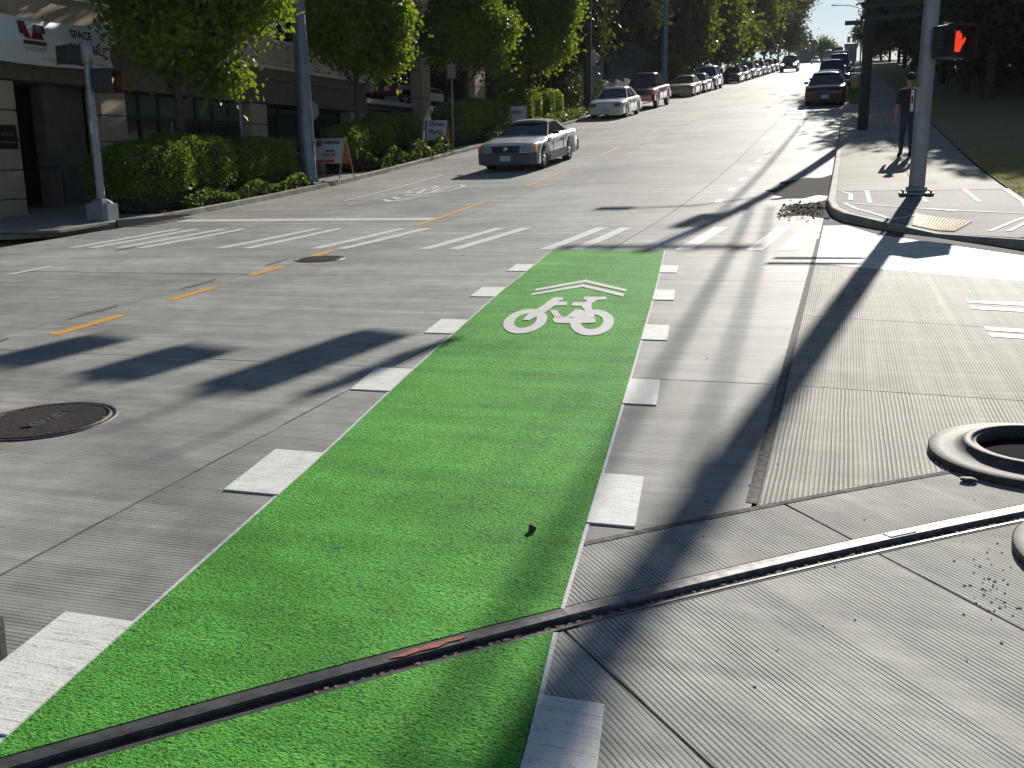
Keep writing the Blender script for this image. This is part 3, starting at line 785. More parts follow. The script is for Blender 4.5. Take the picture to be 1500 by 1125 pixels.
def tree(x, y, zb, r, ch, cb, n, size, mat, label, name='street_tree', cat='tree', group=None, tr=.11, seed=0, nb=16, lean=0.):
    """cb crown base height, ch crown height"""
    t = empty(name, (x, y, zb), 0, label, cat, group)
    H_ = cb+ch; rr = random.Random(seed)
    mb = MB(); mb.tube([(0, 0, -.2), (.02, 0, cb*.5), (lean*.4, .03, cb), (lean, 0, cb+ch*.35), (lean*1.2, .05, cb+ch*.7)], [tr*1.15, tr, tr*.85, tr*.5, tr*.15], 8)
    for k in range(7):
        q = k*2.4+rr.random(); h0 = cb*.85+ch*.06*k; e = r*.7
        mb.tube([(lean*.3, 0, h0), (lean*.3+cos(q)*e*.5, sin(q)*e*.5, h0+ch*.14), (lean*.3+cos(q)*e, sin(q)*e, h0+ch*.3)], [tr*.45, tr*.3, tr*.08], 6)
    mb.obj('trunk', m_bark, t, fix=False)
    blobs = [(a+lean*.6, b, c+cb, d, e, f) for a, b, c, d, e, f in crown_blobs(r, ch, nb, seed)]
    make_crown('crown', blobs, n, size, mat, t)
    return t
GT = 'street trees in the left planting strip'
tree(-15.2, 20.6, zs(-15.2, 20.6), 2.35, 6.0, 2.55, 52000, .16, m_leaf1, 'large dark street tree nearest the banner, in front of the brown building', group=GT, seed=11, nb=22)
tree(-15.2, 29.9, zs(-15.2, 29.9), 1.8, 5.8, 2.6, 48000, .17, m_leaf1, 'street tree behind the orange parking sign', group=GT, seed=23, nb=20)
tree(-15.3, 40.2, zs(-15.2, 40.2), 2.15, 6.5, 2.7, 48000, .18, m_leaf1, 'street tree above the tall hedge behind the silver car', group=GT, seed=5, nb=20)
tree(-15.3, 49., zs(-15.2, 49.), 2.25, 7.0, 2.8, 46000, .2, m_leaf1, 'bright street tree just left of the first dark pole', group=GT, seed=9, nb=20)
# low branch of first tree with leaves hanging by the signals
# trees beyond, left of the hill road
far_left = [(-20, 68, 4.5, 9, 3, m_leaf2), (-24, 76, 5.5, 11, 3, m_leaf2), (-20, 86, 4.8, 12, 4, m_leaf2), (-25, 95, 6, 13, 3, m_leaf2), (-17.5, 104, 4.6, 9, 3, m_leaf3), (-26, 112, 7, 15, 4, m_leaf3),
            (-17, 122, 5.5, 10, 2.6, m_leaf3), (-17, 138, 5.5, 11, 2.6, m_leaf3), (-23, 150, 7, 17, 4, m_leaf3), (-16, 158, 5.6, 13, 3, m_leaf3), (-16, 176, 5.6, 16, 3, m_leaf2), (-15.5, 195, 5.6, 20, 3, m_leaf3), (-14.5, 218, 5.6, 22, 3, m_leaf2), (-13.5, 238, 5., 22, 3, m_leaf2)]
dl = ['behind the white sedan', 'behind the red pickup', 'beside the grey metal pole', 'behind the gold sedan', 'behind the second wooden pole', 'above the pale house']
for i, (x, y, r, ch, cb, mt) in enumerate(far_left):
    lab = ('dense dark tree '+dl[i]) if i < 6 else ['round green tree over the first far parked cars', 'green tree over the middle far parked cars', 'tall hazy green tree behind the parked row', 'green tree behind the dark pickup coming downhill', 'tall dark green tree left of the sky gap', 'tallest green tree by the sky gap', 'tall narrow tree edge near the hill crest', 'last tall tree on the left at the crest'][i-6]
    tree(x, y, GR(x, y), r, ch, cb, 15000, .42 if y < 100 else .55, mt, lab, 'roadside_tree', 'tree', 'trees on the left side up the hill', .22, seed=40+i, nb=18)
far_right = [(6.8, 58, 4.2, 8.2, 3.4), (12.5, 53, 4.8, 7.5, 2.2), (18, 50, 5.5, 10, 2.), (6.5, 67, 4.6, 10, 3.8), (11, 62, 6, 8.5, 2.4), (20, 58, 7, 14, 2.2), (6.3, 82, 5., 11, 3.8), (13, 80, 7, 15, 3), (6.8, 100, 5.2, 14, 3.6), (6.4, 122, 5.4, 15, 3.4), (6.8, 150, 5.4, 16, 4), (7.4, 185, 5.6, 16, 4), (27, 48, 7, 13, 2.2), (16.5, 36, 4.6, 10, 2.4), (7.2, 225, 5.6, 17, 3), (34, 60, 8, 15, 1.5), (9, 72, 5, 9, 1.8), (25, 70, 8, 16, 1.5), (9.5, 112, 5, 12, 1.5), (9.5, 140, 5, 12, 1.5), (10, 175, 5, 14, 1.5), (9.5, 215, 6, 14, 1.), (6.4, 262, 5, 14, 1.), (4.6, 285, 4.5, 10, .5)]
rl = ['over the sidewalk beyond the wooden pole', 'behind the walking person', 'with trunk in the shaded lawn', 'over the parked dark red sedan', 'deep in the park behind the red hand signal', 'far right of the park', 'over the parked silver car', 'deep in the park behind the sidewalk', 'over the dark parked suv', 'over the farthest parked cars', 'by the green street sign', 'at the crest on the right', 'at the far right edge of the park', 'nearest the sunlit lawn patch', 'last before the crest', 'beyond the park edge, farthest right', 'low crowned one between park trunks', 'behind the middle park trunks', 'low behind the farther right parked cars', 'low farther along the right sidewalk', 'low beyond the green street sign', 'low near the crest on the right', 'closing the right side at the crest', 'lowest and farthest at the right of the crest']
for i, (x, y, r, ch, cb) in enumerate(far_right):
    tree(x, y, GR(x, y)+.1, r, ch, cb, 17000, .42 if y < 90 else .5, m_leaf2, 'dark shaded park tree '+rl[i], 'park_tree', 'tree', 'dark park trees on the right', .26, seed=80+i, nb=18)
# distant wood behind the park (one mass)
bl = [(random.uniform(9, 95), random.uniform(82, 120), 0, 0, 0, 0) for k in range(110)]
bl = [(x, y, GR(x, y)+random.uniform(0, 18), 6, 6, 5) for x, y, *_ in bl]
o = make_crown('distant_wood', bl, 75000, .9, m_leaf2, None); tag(o, 'dark wood closing the park behind the trees', 'trees', kind='stuff')
bl = [(random.uniform(-75, -30), random.uniform(110, 200), 0, 0, 0, 0) for k in range(46)]
bl = [(x, y, GR(x, y)+random.uniform(4, 22), 8, 8, 6) for x, y, *_ in bl]
o = make_crown('distant_wood', bl, 16000, .9, m_leaf3, None); tag(o, 'hazy green wood far up the left side of the hill', 'trees', kind='stuff')

# hedges
def hedge(x0, x1, y0, y1, h, label, n=9000, group='clipped hedges along the left kerb', seed=0, size=.055, mat=m_hedge):
    zc = zs((x0+x1)/2, (y0+y1)/2)
    t = empty('hedge', ((x0+x1)/2, (y0+y1)/2, zc), 0, label, 'hedge', group)
    hx, hy = (x1-x0)/2, (y1-y0)/2
    rr = np.random.default_rng(seed)
    # superellipsoid shell
    d = rr.normal(size=(n, 3)); d[:, 2] = np.abs(d[:, 2])-.25*rr.random(n); d /= np.linalg.norm(d, axis=1)[:, None]
    e = 5.; k = (np.abs(d[:, 0])**e+np.abs(d[:, 1])**e+np.abs(d[:, 2])**e)**(-1/e)
    c = d*k[:, None]
    lump = 1+.05*np.sin(c[:, 1]*hy*4+seed)*np.cos(c[:, 0]*3)+.03*np.sin(c[:, 1]*hy*9)
    r = rr.uniform(.86, 1.03, n)*lump
    c = c*r[:, None]*np.array([hx, hy, h*.62])+np.array([0, 0, h*.4])
    c[:, 2] += .06*np.sin(c[:, 1]*2.1+seed)+G2*.9*c[:, 1]
    a = rr.normal(size=(n, 3)); a[:, 2] += .8; a /= np.linalg.norm(a, axis=1)[:, None]
    b = rr.normal(size=(n, 3)); b -= (b*a).sum(1)[:, None]*a; b /= np.linalg.norm(b, axis=1)[:, None]
    s = size*rr.uniform(.6, 1.5, n)[:, None]
    V = np.stack([c-a*s, c+b*s*.4, c+a*s, c-b*s*.4], 1).reshape(-1, 3)
    link('foliage', mesh_np('foliage', V, np.arange(4*n).reshape(-1, 4)), t, mat)
    core = MB(); nu = 14
    bm = bmesh.new(); bmesh.ops.create_icosphere(bm, subdivisions=3, radius=1.)
    for v in bm.verts:
        q = v.co.normalized(); kk = (abs(q.x)**5+abs(q.y)**5+abs(q.z)**5)**(-.2); q = q*kk*.86
        v.co = Vector((q.x*hx, q.y*hy, q.z*h*.6+h*.4+G2*.9*q.y*hy))
    core.bm(bm); core.obj('dark_core', simple('hedge_core', (.02, .028, .012), .95, var=.4, scale=20, bump=.02) if 'hedge_core' not in bpy.data.materials else bpy.data.materials['hedge_core'], t, fix=False)  # solid dark blob, the shade behind the leaves put into colour
    return t
hedge(-16.2, -14.25, 18.0, 21.9, 1.5, 'large rounded hedge beside the left signal pole', 17000, seed=1, size=.045)
hedge(-15.9, -14.35, 21.7, 24.9, 1.3, 'second rounded hedge between the big hedge and the blue pole', 14000, seed=2, size=.045)
hedge(-16.0, -14.7, 28.3, 31.9, 1.3, 'flat-topped hedge right of the orange parking sign', 11000, seed=3, size=.05)
hedge(-16.4, -15.1, 31.4, 35.0, 1.45, 'dark hedge between two handwritten signs', 9000, seed=4, size=.05)
hedge(-15.9, -14.5, 37.3, 41.8, 1.6, 'tall square hedge behind the thin parking sign pole', 12000, seed=5, size=.055)
hedge(-16.2, -14.7, 41.4, 44.6, 1.4, 'small hedge left of the silver car roof', 8000, seed=6, size=.055)
hedge(-16.4, -14.8, 46.4, 50.2, 1.7, 'bright square hedge above the silver car', 9000, seed=7, size=.06)
hedge(-16.2, -14.7, 50.0, 54., 1.6, 'hedge ending near the first dark pole', 9000, seed=8, size=.06)
def cover(x0, x1, y0, y1, h, n, label, seed):
    rr = np.random.default_rng(seed)
    X = rr.uniform(x0, x1, n); Y = rr.uniform(y0, y1, n)
    c = np.stack([X, Y, np.array([zs(a, b) for a, b in zip(X, Y)])+rr.random(n)**.7*h*(1+.4*np.sin(Y*3+X*5))], 1)
    a = rr.normal(size=(n, 3)); a[:, 2] += .5; a /= np.linalg.norm(a, axis=1)[:, None]
    b = rr.normal(size=(n, 3)); b -= (b*a).sum(1)[:, None]*a; b /= np.linalg.norm(b, axis=1)[:, None]
    s = .05*rr.uniform(.6, 1.5, n)[:, None]
    V = np.stack([c-a*s, c+b*s*.7, c+a*s, c-b*s*.7], 1).reshape(-1, 3)
    o = link('ground_cover', mesh_np('ground_cover', V, np.arange(4*n).reshape(-1, 4)), None, m_cover); tag(o, label, 'plants', kind='stuff')
cover(-14.75, -14.05, 19.2, 24.7, .28, 4000, 'low leafy ground cover at the foot of the first hedges', 1)
cover(-15., -14.05, 29.2, 35.3, .45, 6000, 'leafy ground cover along the kerb before the white handwritten sign', 2)
cover(-14.9, -14.05, 39.5, 45, .4, 3500, 'ground cover behind the silver car', 3)
cover(-14.9, -14.05, 46, 56, .4, 3500, 'ground cover near the first dark pole', 4)
def bush(x, y, r, h, label, n=5000, mat=m_leaf2, size=.16):
    t = empty('bush', (x, y, GR(x, y)), 0, label, 'bush', 'bushes below the trees on the left')
    blobs = [(random.uniform(-r, r)*.6, random.uniform(-r, r)*.6, h*random.uniform(.25, .8), r*.5, r*.5, h*.28) for k in range(9)]
    make_crown('foliage', blobs, n, size, mat, t)
    MB().tube([(0, 0, -.1), (0, 0, h*.4)], [.06, .03], 6).obj('stem', m_bark, t, fix=False)
bush(-17.5, 60.5, 2.4, 3.4, 'olive green bush right of the first dark pole')
bush(-17.8, 66, 2.6, 3.2, 'bush behind the white parked sedan')
bush(-18.8, 55.5, 2.2, 3., 'dark bush left of the first dark pole', mat=m_leaf1)
bush(-17.5, 110, 3.4, 5.2, 'low spreading bush behind the far parked cars', mat=m_leaf3, size=.3)
bush(-16.5, 96, 2.4, 3.4, 'low bush behind the pale suv', mat=m_leaf3, size=.26)
# grass on the lit lawn patch
def blades(fn, n, h, mat, label, name='grass'):
    P = np.array([fn() for _ in range(n)]); a = rng.uniform(0, 2*pi, n); hh = h*rng.uniform(.5, 1.4, n); wd = .006
    dx = np.cos(a)*wd; dy = np.sin(a)*wd; lx_ = rng.normal(size=n)*h*.6; ly_ = rng.normal(size=n)*h*.6
    V = np.zeros((n, 3, 3)); V[:, 0] = P+np.stack([dx, dy, 0*dx], 1); V[:, 1] = P-np.stack([dx, dy, 0*dx], 1); V[:, 2] = P+np.stack([lx_, ly_, hh], 1)
    o = link(name, mesh_np(name, V.reshape(-1, 3), np.arange(3*n).reshape(-1, 3)), None, mat); return tag(o, label, 'grass', kind='stuff')
def pl():
    x = random.uniform(3.02, 6.5); y = random.uniform(16.5, 30); return (x, y, GR(x, y)+.1)
blades(pl, 26000, .06, m_grass, 'dry brown lawn grass at the right edge')
def pv():
    x = random.uniform(0., .45); y = random.uniform(58, 82); return (x, y, GR(x, y)+.12)
blades(pv, 6000, .3, m_grassg, 'green verge grass beside the parked dark red sedan')
# leaf litter in the gutter
lit = MB()
for k in range(380):
    x = random.uniform(-1.1, -.32); y = random.gauss(19., .7); s = random.uniform(.012, .03); q = random.uniform(0, pi)
    lit.obox((x, y, GR(x, y)+.012+random.random()*.015), (cos(q)*s, sin(q)*s, s*.3), (-sin(q)*s*.5, cos(q)*s*.5, random.uniform(-.4, .4)*s), (0, 0, .002))
tag(lit.obj('leaf_litter', simple('dead_leaves', (.11, .06, .03), .9, var=.7, scale=30), None, fix=False), 'dead leaves collected in the right gutter', 'litter', kind='stuff')
lit = MB()
for k in range(160):
    y = random.uniform(16.6, 21.5); x = 3.0+abs(random.gauss(0, .2)); s = random.uniform(.01, .035); q = random.uniform(0, pi)
    lit.obox((x, y, GR(x, y)+.14), (cos(q)*s, sin(q)*s, s*.3), (-sin(q)*s*.5, cos(q)*s*.5, 0), (0, 0, .002))
tag(lit.obj('leaf_litter', bpy.data.materials['dead_leaves'], None, fix=False), 'dead leaves along the lawn edge', 'litter', kind='stuff')
# small stone on the green lane
rk = MB(); bm = bmesh.new(); bmesh.ops.create_icosphere(bm, subdivisions=2, radius=.018)
for v in bm.verts: v.co *= random.uniform(.75, 1.15)
rk.bm(bm); tag(rk.obj('stone', m_cast, None, loc=(-1.16, 3.72, GR(-1.16, 3.72)+.018)), 'small black stone lying on the green lane', 'stone')

# ------------------------------------------------------------------ manholes and rings
def lie(t, rot):
    nrm = Vector((-CS, -(gz(t.location.y+.3)-gz(t.location.y-.3))/.6, 1)).normalized()
    t.rotation_euler = (nrm.to_track_quat('Z', 'Y').to_matrix()@Matrix.Rotation(rot, 3, 'Z')).to_euler()
def manhole(x, y, r, label, rot, letters=True):
    t = empty('manhole_cover', (x, y, GR(x, y)), rot, label, 'manhole cover')
    lie(t, rot-radians(0)); t.location.z += .002
    MB().lathe([(r*1.12, -.02), (r*1.12, .004), (r*1.06, .005), (r*1.05, .001), (r*1.03, -.012)], n=48).obj('frame', m_cast, t, fix=False)
    MB().lathe([(0.0001, .001), (r*1.015, .001), (r*1.015, -.03)], n=48).obj('lid', m_steeld if False else simple('lid_recess', (.03, .025, .024), .6, .4, var=.3), t, fix=False)
    MB().lathe([(r*1.015, .001), (r*1.01, .008), (r*.965, .008), (r*.96, .001)], n=48).obj('rim', m_cast, t, fix=False)
    mb = MB(); n = 27
    for k in range(n):
        yy = -r*.93+2*r*.93*(k+.5)/n; xx = sqrt(max(0, (r*.95)**2-(abs(yy)+r*.02)**2)); wd = r*.93/n*.55
        if abs(yy) < r*.13 and letters:
            mb.box((-xx, yy-wd, .001), (-r*.52, yy+wd, .008)); mb.box((r*.52, yy-wd, .001), (xx, yy+wd, .008))
        else: mb.box((-xx, yy-wd, .001), (xx, yy+wd, .008))
    mb.obj('ribs', m_cast, t, fix=False)
    if letters: lettering('SEWER', r*.26, Matrix.Translation((0, 0, .004)), m_castgrey, t, .004, .004)
    return t
manhole(-4.62, 4.68, .38, 'ribbed iron manhole cover at the left edge of the road', radians(-62))
manhole(-7.02, 12.45, .32, 'small distant manhole cover beside the yellow dashes', radians(20), False)
def casting(x, y, label, rot=0):
    t = empty('iron_ring', (x, y, GR(x, y)), rot, label, 'iron ring', 'loose manhole frames lying on the pavement')
    lie(t, rot)
    MB().lathe([(.50, .0), (.50, .026), (.495, .032), (.44, .034), (.39, .038), (.355, .05), (.342, .066), (.338, .072), (.305, .074), (.30, .07), (.298, .055), (.282, .066), (.28, .03), (.28, .0)], n=96).obj('ring', m_castgrey, t, fix=False)
    MB().lathe([(.501, .0), (.501, .028)], n=96).obj('flange_edge', m_cast, t, fix=False)
    MB().lathe([(.302, .069), (.296, .05), (.281, .046), (.279, .0)], n=64).obj('inner_wall', m_black, t, fix=False)  # black wall: shade inside the opening put into the colour
    mw = simple('dark_sump_shade', (.012, .012, .012), .9, spec=.05) if 'dark_sump_shade' not in bpy.data.materials else bpy.data.materials['dark_sump_shade']
    MB().lathe([(.0001, .012), (.28, .012)], n=48).obj('dark_sump_disc', mw, t, fix=False)  # matte black disc paints the dark of the opening, not wet
    return t
casting(.98, 5.2, 'large loose iron manhole frame lying on the grooved slab at right'); casting(1.2, 3.98, 'nearer iron ring cut off by the right edge, beyond the rail', 1.)
rk = MB(); bm = bmesh.new(); bmesh.ops.create_icosphere(bm, subdivisions=2, radius=.03)
for v in bm.verts: v.co = Vector((v.co.x*1.3, v.co.y*.9, v.co.z*.4))*random.uniform(.85, 1.1)
rk.bm(bm); tag(rk.obj('stone', m_castgrey, None, loc=(.62, 4.76, GR(.62, 4.76)+.012)), 'flat pale stone just below the loose iron ring', 'stone')

# ------------------------------------------------------------------ poles
def bolts(mb, r, z, n=4):
    for k in range(n):
        q = pi/4+2*pi*k/n; mb.tube([(r*cos(q), r*sin(q), z), (r*cos(q), r*sin(q), z+.09)], .03, 6)
rp = empty('signal_pole', (1.29, 20.35, GR(1.29, 20.35)+.125), 0, 'thick grey metal pole carrying the red hand signal on the right corner', 'pole')
MB().tube([(0, 0, .06), (.02, 0, 4), (.15, 0, 10.4)], [.145, .14, .128], 28).obj('shaft', m_galv, rp)
mb = MB(); mb.box((-.3, -.3, 0), (.3, .3, .045), bev=.01); mb.lathe([(.15, .045), (.19, .05), (.19, .14), (.15, .15)], n=20); bolts(mb, .34, .0)
mb.obj('base_plate', m_galv, rp)
MB().tube([(.75, 0, 9.85), (0, 0, 9.9), (-.5, 0, 10.), (-1.2, 0, 10.05)], .05, 8).obj('lamp_arm', m_galv, rp)
MB().box((-1.8, -.16, 9.95), (-1.1, .16, 10.12), bev=.05).obj('lamp_head', m_galv, rp)
for z in (3.19, 3.42): MB().box((-1.2, -.03, z), (-.14, .03, z+.07)).obj('bracket_arm', m_black, rp)
B('push_button_sign', (-.225, -.16, 1.52), (-.2+.03, -.14, 1.9), m_signw, rp, label='white push button sign on the side of the pole')
mb = MB(); mb.box((-.215, -.163, 1.66), (-.185, -.1605, 1.78)); mb.obj('pictogram', m_signk, rp)
B('marker', (-.24, -.14, 1.95), (-.12, -.125, 2.06), simple('yellow_green_marker', (.1, .15, .02), .6, emit=None), rp, label='yellow-green plate on the left side of the pole')
def hand(mb, cx, cz, s, y, ext):
    P = [(-.2, -.5), (.12, -.5), (.26, -.2), (.5, .12), (.42, .22), (.2, .02), (.2, .38), (.12, .38), (.1, .08), (.07, .5), (-.02, .5), (-.03, .08), (-.08, .48), (-.17, .48), (-.15, .06), (-.22, .36), (-.3, .34), (-.28, -.1)]
    mb.prism([(cx+a*s, y, cz+b*s) for a, b in P], (0, ext, 0))
def ped_head(loc, rz, label, lit, mat, w_=.5, h_=.5, d=.34, cat='pedestrian signal', hx=.0, s=.4):
    t = empty('pedestrian_signal', loc, rz, label, cat)
    MB().box((-w_/2, -.02, -h_/2), (w_/2, d-.1, h_/2), bev=.03).obj('housing', m_black, t)
    mb = MB()   # visor: top and sides
    mb.box((-w_/2, -.2, h_/2-.02), (w_/2, -.02, h_/2)); mb.box((-w_/2, -.2, -h_/2), (-w_/2+.02, -.02, h_/2)); mb.box((w_/2-.02, -.2, -h_/2), (w_/2, -.02, h_/2))
    mb.obj('visor', m_black, t)
    if lit:
        mb = MB(); hand(mb, hx, 0, s, -.035, .012); mb.obj('hand_symbol', mat, t)
    return t
# on the right pole
zb = GR(1.29, 20.35)
ph = ped_head((1.76, 20.12, zb+2.83), radians(42), 'black pedestrian signal showing a red hand on the right pole', True, m_redhand, .56, .56, .4, hx=.0, s=.36)
MB().tube([(-.33, .02, .31), (-.1, .02, .295), (.05, .02, .3), (.36, .02, .3)], .012, 6).obj('top_rod', m_alloy, ph)  # thin bright rod stands in for the highlight along the visor top
MB().box((-.42, -.05, -.1), (-.3, .12, .16)).obj('hinge', m_black, ph)
# left signal pole
lx0, ly0 = -14.62, 17.
lp = empty('signal_pole', (lx0, ly0, zs(lx0, ly0)), 0, 'slim grey signal pole on a concrete pedestal at the left corner', 'pole')
mb = MB(); mb.prism([(-.2, -.24, .0), (.2, -.24, 0), (.27, -.16, 0), (.27, .16, 0), (.2, .24, 0), (-.2, .24, 0), (-.27, .16, 0), (-.27, -.16, 0)], (0, 0, .34))
mb.lathe([(.25, .34), (.16, .42), (.08, .46)], n=8, smooth=False); mb.obj('pedestal', simple('grey_blue_pedestal', (.2, .22, .25), .6, .2, var=.2), lp)
MB().tube([(0, 0, .4), (-.0, 0, 2.), (0, 0, 3.55)], [.085, .075, .07], 16).obj('shaft', m_galv, lp)
MB().lathe([(.072, 3.1), (.12, 3.12), (.12, 3.5), (.07, 3.56)], n=12).obj('collar', m_galv, lp)
for k, c in enumerate('LIFE'):
    pass
B('sticker', (-.02, -.082, 1.75), (.03, -.078, 1.98), m_signw, lp, label='small white sticker on the slim pole')
ph = ped_head((lx0-.3, ly0-.05, zs(lx0, ly0)+3.28), radians(-115), 'dark pedestrian signal left of the slim pole in front of the banner', False, None, .5, .36)
ph = ped_head((lx0+.36, ly0+.12, zs(lx0, ly0)+2.78), radians(100), 'pedestrian signal with orange hand right of the slim pole', True, m_orangehand, .42, .46, s=.34)
MB().tube([(-.2, .1, .3), (.2, .1, .3)], .02, 6).obj('top_rod', m_galv, ph)

bp = empty('signal_pole', (-14.35, 25.1, zs(-14.35, 25.1)), 0, 'thick blue-grey metal pole between the hedge and the parking sign', 'pole')
MB().tube([(0, 0, .05), (-.04, 0, 3), (-.16, 0, 9.6)], [.225, .2, .16], 26).obj('shaft', m_blue, bp)
mb = MB(); mb.box((-.34, -.34, 0), (.34, .34, .05), bev=.01); mb.lathe([(.23, .05), (.27, .06), (.27, .14), (.22, .16)], n=18); bolts(mb, .4, 0); mb.obj('base_plate', m_blue, bp)
MB().lathe([(.085, 0), (.085, .22), (.05, .27), (.03, .3)], c=(-.45, -.1, 0), n=10).obj('hose_fitting', m_black, bp)
# hexagon shaped back of a stop sign
def octo(r, a0=pi/8): return [(r*cos(a0+k*pi/4), r*sin(a0+k*pi/4)) for k in range(8)]
ss = empty('stop_sign', (-14.7, 25.95, zs(-14.7, 25.95)), 0, 'pale back of an eight-sided sign peeking out behind the blue-grey pole', 'sign')
MB().prism([(a, 0, 1.97+b) for a, b in octo(.3)], (0, .012, 0)).obj('sign_plate', simple('sign_back_aluminium', (.5, .51, .54), .4, .5), ss)
MB().tube([(0, .03, 0), (0, .03, 2.2)], .03, 8).obj('post', m_galv, ss)

def wood_pole(x, y, h, r, label, group='wooden utility poles', arms=True):
    t = empty('utility_pole', (x, y, GR(x, y)+.1), 0, label, 'utility pole', group)
    MB().tube([(0, 0, -.2), (0, 0, h*.5), (0, 0, h)], [r, r*.9, r*.72], 16).obj('shaft', m_wood, t)
    if arms:
        MB().box((-1.4, -.06, h-.35), (1.4, .06, h-.2)).obj('crossarm', m_wood, t)
        for k in (-1.2, -.6, .6, 1.2): MB().lathe([(.03, h-.2), (.06, h-.12), (.03, h-.02), (.01, h)], c=(k, 0, 0), n=8).obj('insulator', m_castgrey, t)
    return t
wp = wood_pole(.5, 39.5, 10.9, .19, 'tall dark wooden pole on the right sidewalk in front of the parked sedan')
MB().tube([(-.1, 0, 7.3), (-1., -.02, 7.9), (-2.2, -.05, 8.05)], .035, 8).obj('lamp_arm', m_galv, wp)
MB().box((-2.9, -.2, 7.95), (-2.15, .1, 8.12), bev=.06).obj('lamp_head', m_galv, wp)
MB().lathe([(.17, 8.6), (.2, 8.7), (.2, 9.4), (.15, 9.5)], c=(-.36, 0, 0), n=14).obj('transformer', m_galv, wp)
wood_pole(-14.6, 58.2, 12, .24, 'dark wooden pole at the left kerb in front of the brown house')
wood_pole(-15., 99, 13, .26, 'far wooden pole behind the pale suv')
mp = empty('lamp_post', (-14.6, 84, GR(-14.6, 84)+.1), 0, 'slim grey metal lamp post beside the gold sedan', 'lamp post')
MB().tube([(0, 0, 0), (0, 0, 6), (.0, 0, 12)], [.22, .18, .14], 14).obj('shaft', m_blue, mp)
MB().tube([(0, 0, 11.8), (1.2, 0, 12.2), (2.6, 0, 12.3)], .05, 8).obj('arm', m_blue, mp)
MB().box((2.4, -.18, 12.2), (3.2, .18, 12.36), bev=.06).obj('lamp_head', m_galv, mp)
for (x, y) in ((-14.4, 196), (1.6, 235)):
    mp = empty('lamp_post', (x, y, GR(x, y)), 0, 'far lamp post '+('reaching over the road by the left sky gap' if x < 0 else 'at the crest on the right'), 'lamp post')
    MB().tube([(0, 0, 0), (0, 0, 11)], .16, 8).obj('shaft', m_blue, mp); s = 1 if x < 0 else -1
    MB().tube([(0, 0, 10.9), (s*3, 0, 11.8), (s*6, 0, 12)], .08, 6).obj('arm', m_blue, mp)
    MB().box((min(s*5.6, s*6.6), -.2, 11.9), (max(s*5.6, s*6.6), .2, 12.1)).obj('lamp_head', m_galv, mp)
# diamond warning sign seen from behind
ds = empty('warning_sign', (-15.1, 61.5, GR(-15.1, 61.5)+.1), 0, 'back of a diamond sign beside the first dark pole', 'sign')
MB().prism([(.0, 0, 2.75), (.48, 0, 3.23), (0, 0, 3.71), (-.48, 0, 3.23)], (0, .015, 0)).obj('sign_plate', simple('sign_back_beige', (.45, .42, .36), .5, .3), ds)
MB().tube([(0, .03, 0), (0, .03, 3.5)], .035, 8).obj('post', m_galv, ds)
# thin sign posts
t = empty('parking_sign', (-14.45, 36.4, zs(-14.45, 36.4)), 0, 'thin post with a small grey rectangular sign in front of the tall hedge', 'sign')
MB().tube([(0, 0, 0), (0, 0, 3.2)], .035, 8).obj('post', m_galv, t); MB().box((-.17, -.045, 2.6), (.17, -.03, 3.12)).obj('sign_plate', simple('sign_back_grey', (.3, .29, .28), .5, .3), t)
t = empty('sign_post', (-16.1, 24.6, zs(-16.1, 24.6)), 0, 'bare thin grey post behind the second hedge', 'post')
MB().tube([(0, 0, 0), (-.04, 0, 2.35)], .045, 8).obj('post', m_galv, t)
MB().box((-.2, -.02, 2.3), (.12, .01, 2.42)).obj('sign_plate', m_galv, t)
# young tree stake
t = empty('sign_post', (-16.4, 21.9, zs(-16.4, 21.9)), 0, 'thin pale stake beside the first tree trunk', 'post'); MB().tube([(0, 0, 0), (0, 0, 1.9)], .02, 6).obj('post', m_galv, t)

# ------------------------------------------------------------------ overhead span wire with signal heads
A_ = Vector((1.25, 20.35, 9.3)); B_ = Vector((-14.45, 25.05, 9.3))
def span_pt(x): t = (x-A_.x)/(B_.x-A_.x); p = A_.lerp(B_, t); p.z -= 1.35*4*t*(1-t)*.9; return p
sw = empty('span_wire', (0, 0, 0), 0, 'steel span wire above the road between the two thick poles, carrying signals', 'wire')
MB().tube([span_pt(A_.x+(B_.x-A_.x)*k/16) for k in range(17)], .014, 6).obj('cable', m_black, sw)
def up_from(xs, ys):   # vertical plane of the span, along the sun ray
    z0 = GR(xs, ys); sl_ = (B_.y-A_.y)/(B_.x-A_.x)
    d = (A_.y+sl_*(xs-A_.x)-ys)/(1-sl_*SHX)
    return Vector((xs+SHX*d, ys+d, z0+SHZ*d))
def sig_head(xs, ya, yb, wd, label, sections=3, depth=.3):
    p0 = up_from(xs, yb); p1 = up_from(xs-.0, ya); z0, z1 = min(p0.z, p1.z), max(p0.z, p1.z); c = (p0+p1)/2
    t = empty('traffic_signal', (c.x, c.y, z0), radians(-16), label, 'traffic light', 'traffic lights hanging over the road')
    h = z1-z0
    MB().box((-wd/2, -depth/2, 0), (wd/2, depth/2, h), bev=.03).obj('housing', m_black, t)
    for k in range(sections):
        zc = h*(k+.5)/sections; r = h/sections*.36
        MB().lathe([(r, -depth/2-.001), (r*.2, -depth/2-.02), (.001, -depth/2-.02)], c=(0, 0, zc), n=14, axis='y').obj('lens', [m_redlens, m_amber, m_glassg][k % 3], t)
        MB().lathe([(r*1.1, -depth/2-.2), (r*1.1, -depth/2)], c=(0, 0, zc), n=14, axis='y').obj('visor', m_black, t, fix=False)
    top = span_pt(c.x).z
    MB().tube([(0, 0, h), (0, 0, max(h+.05, top-z0))], .02, 6).obj('hanger', m_black, t)
sig_head(-3.83, 5.6, 7.6, .58, 'three-lens traffic light hung nearest the green lane')
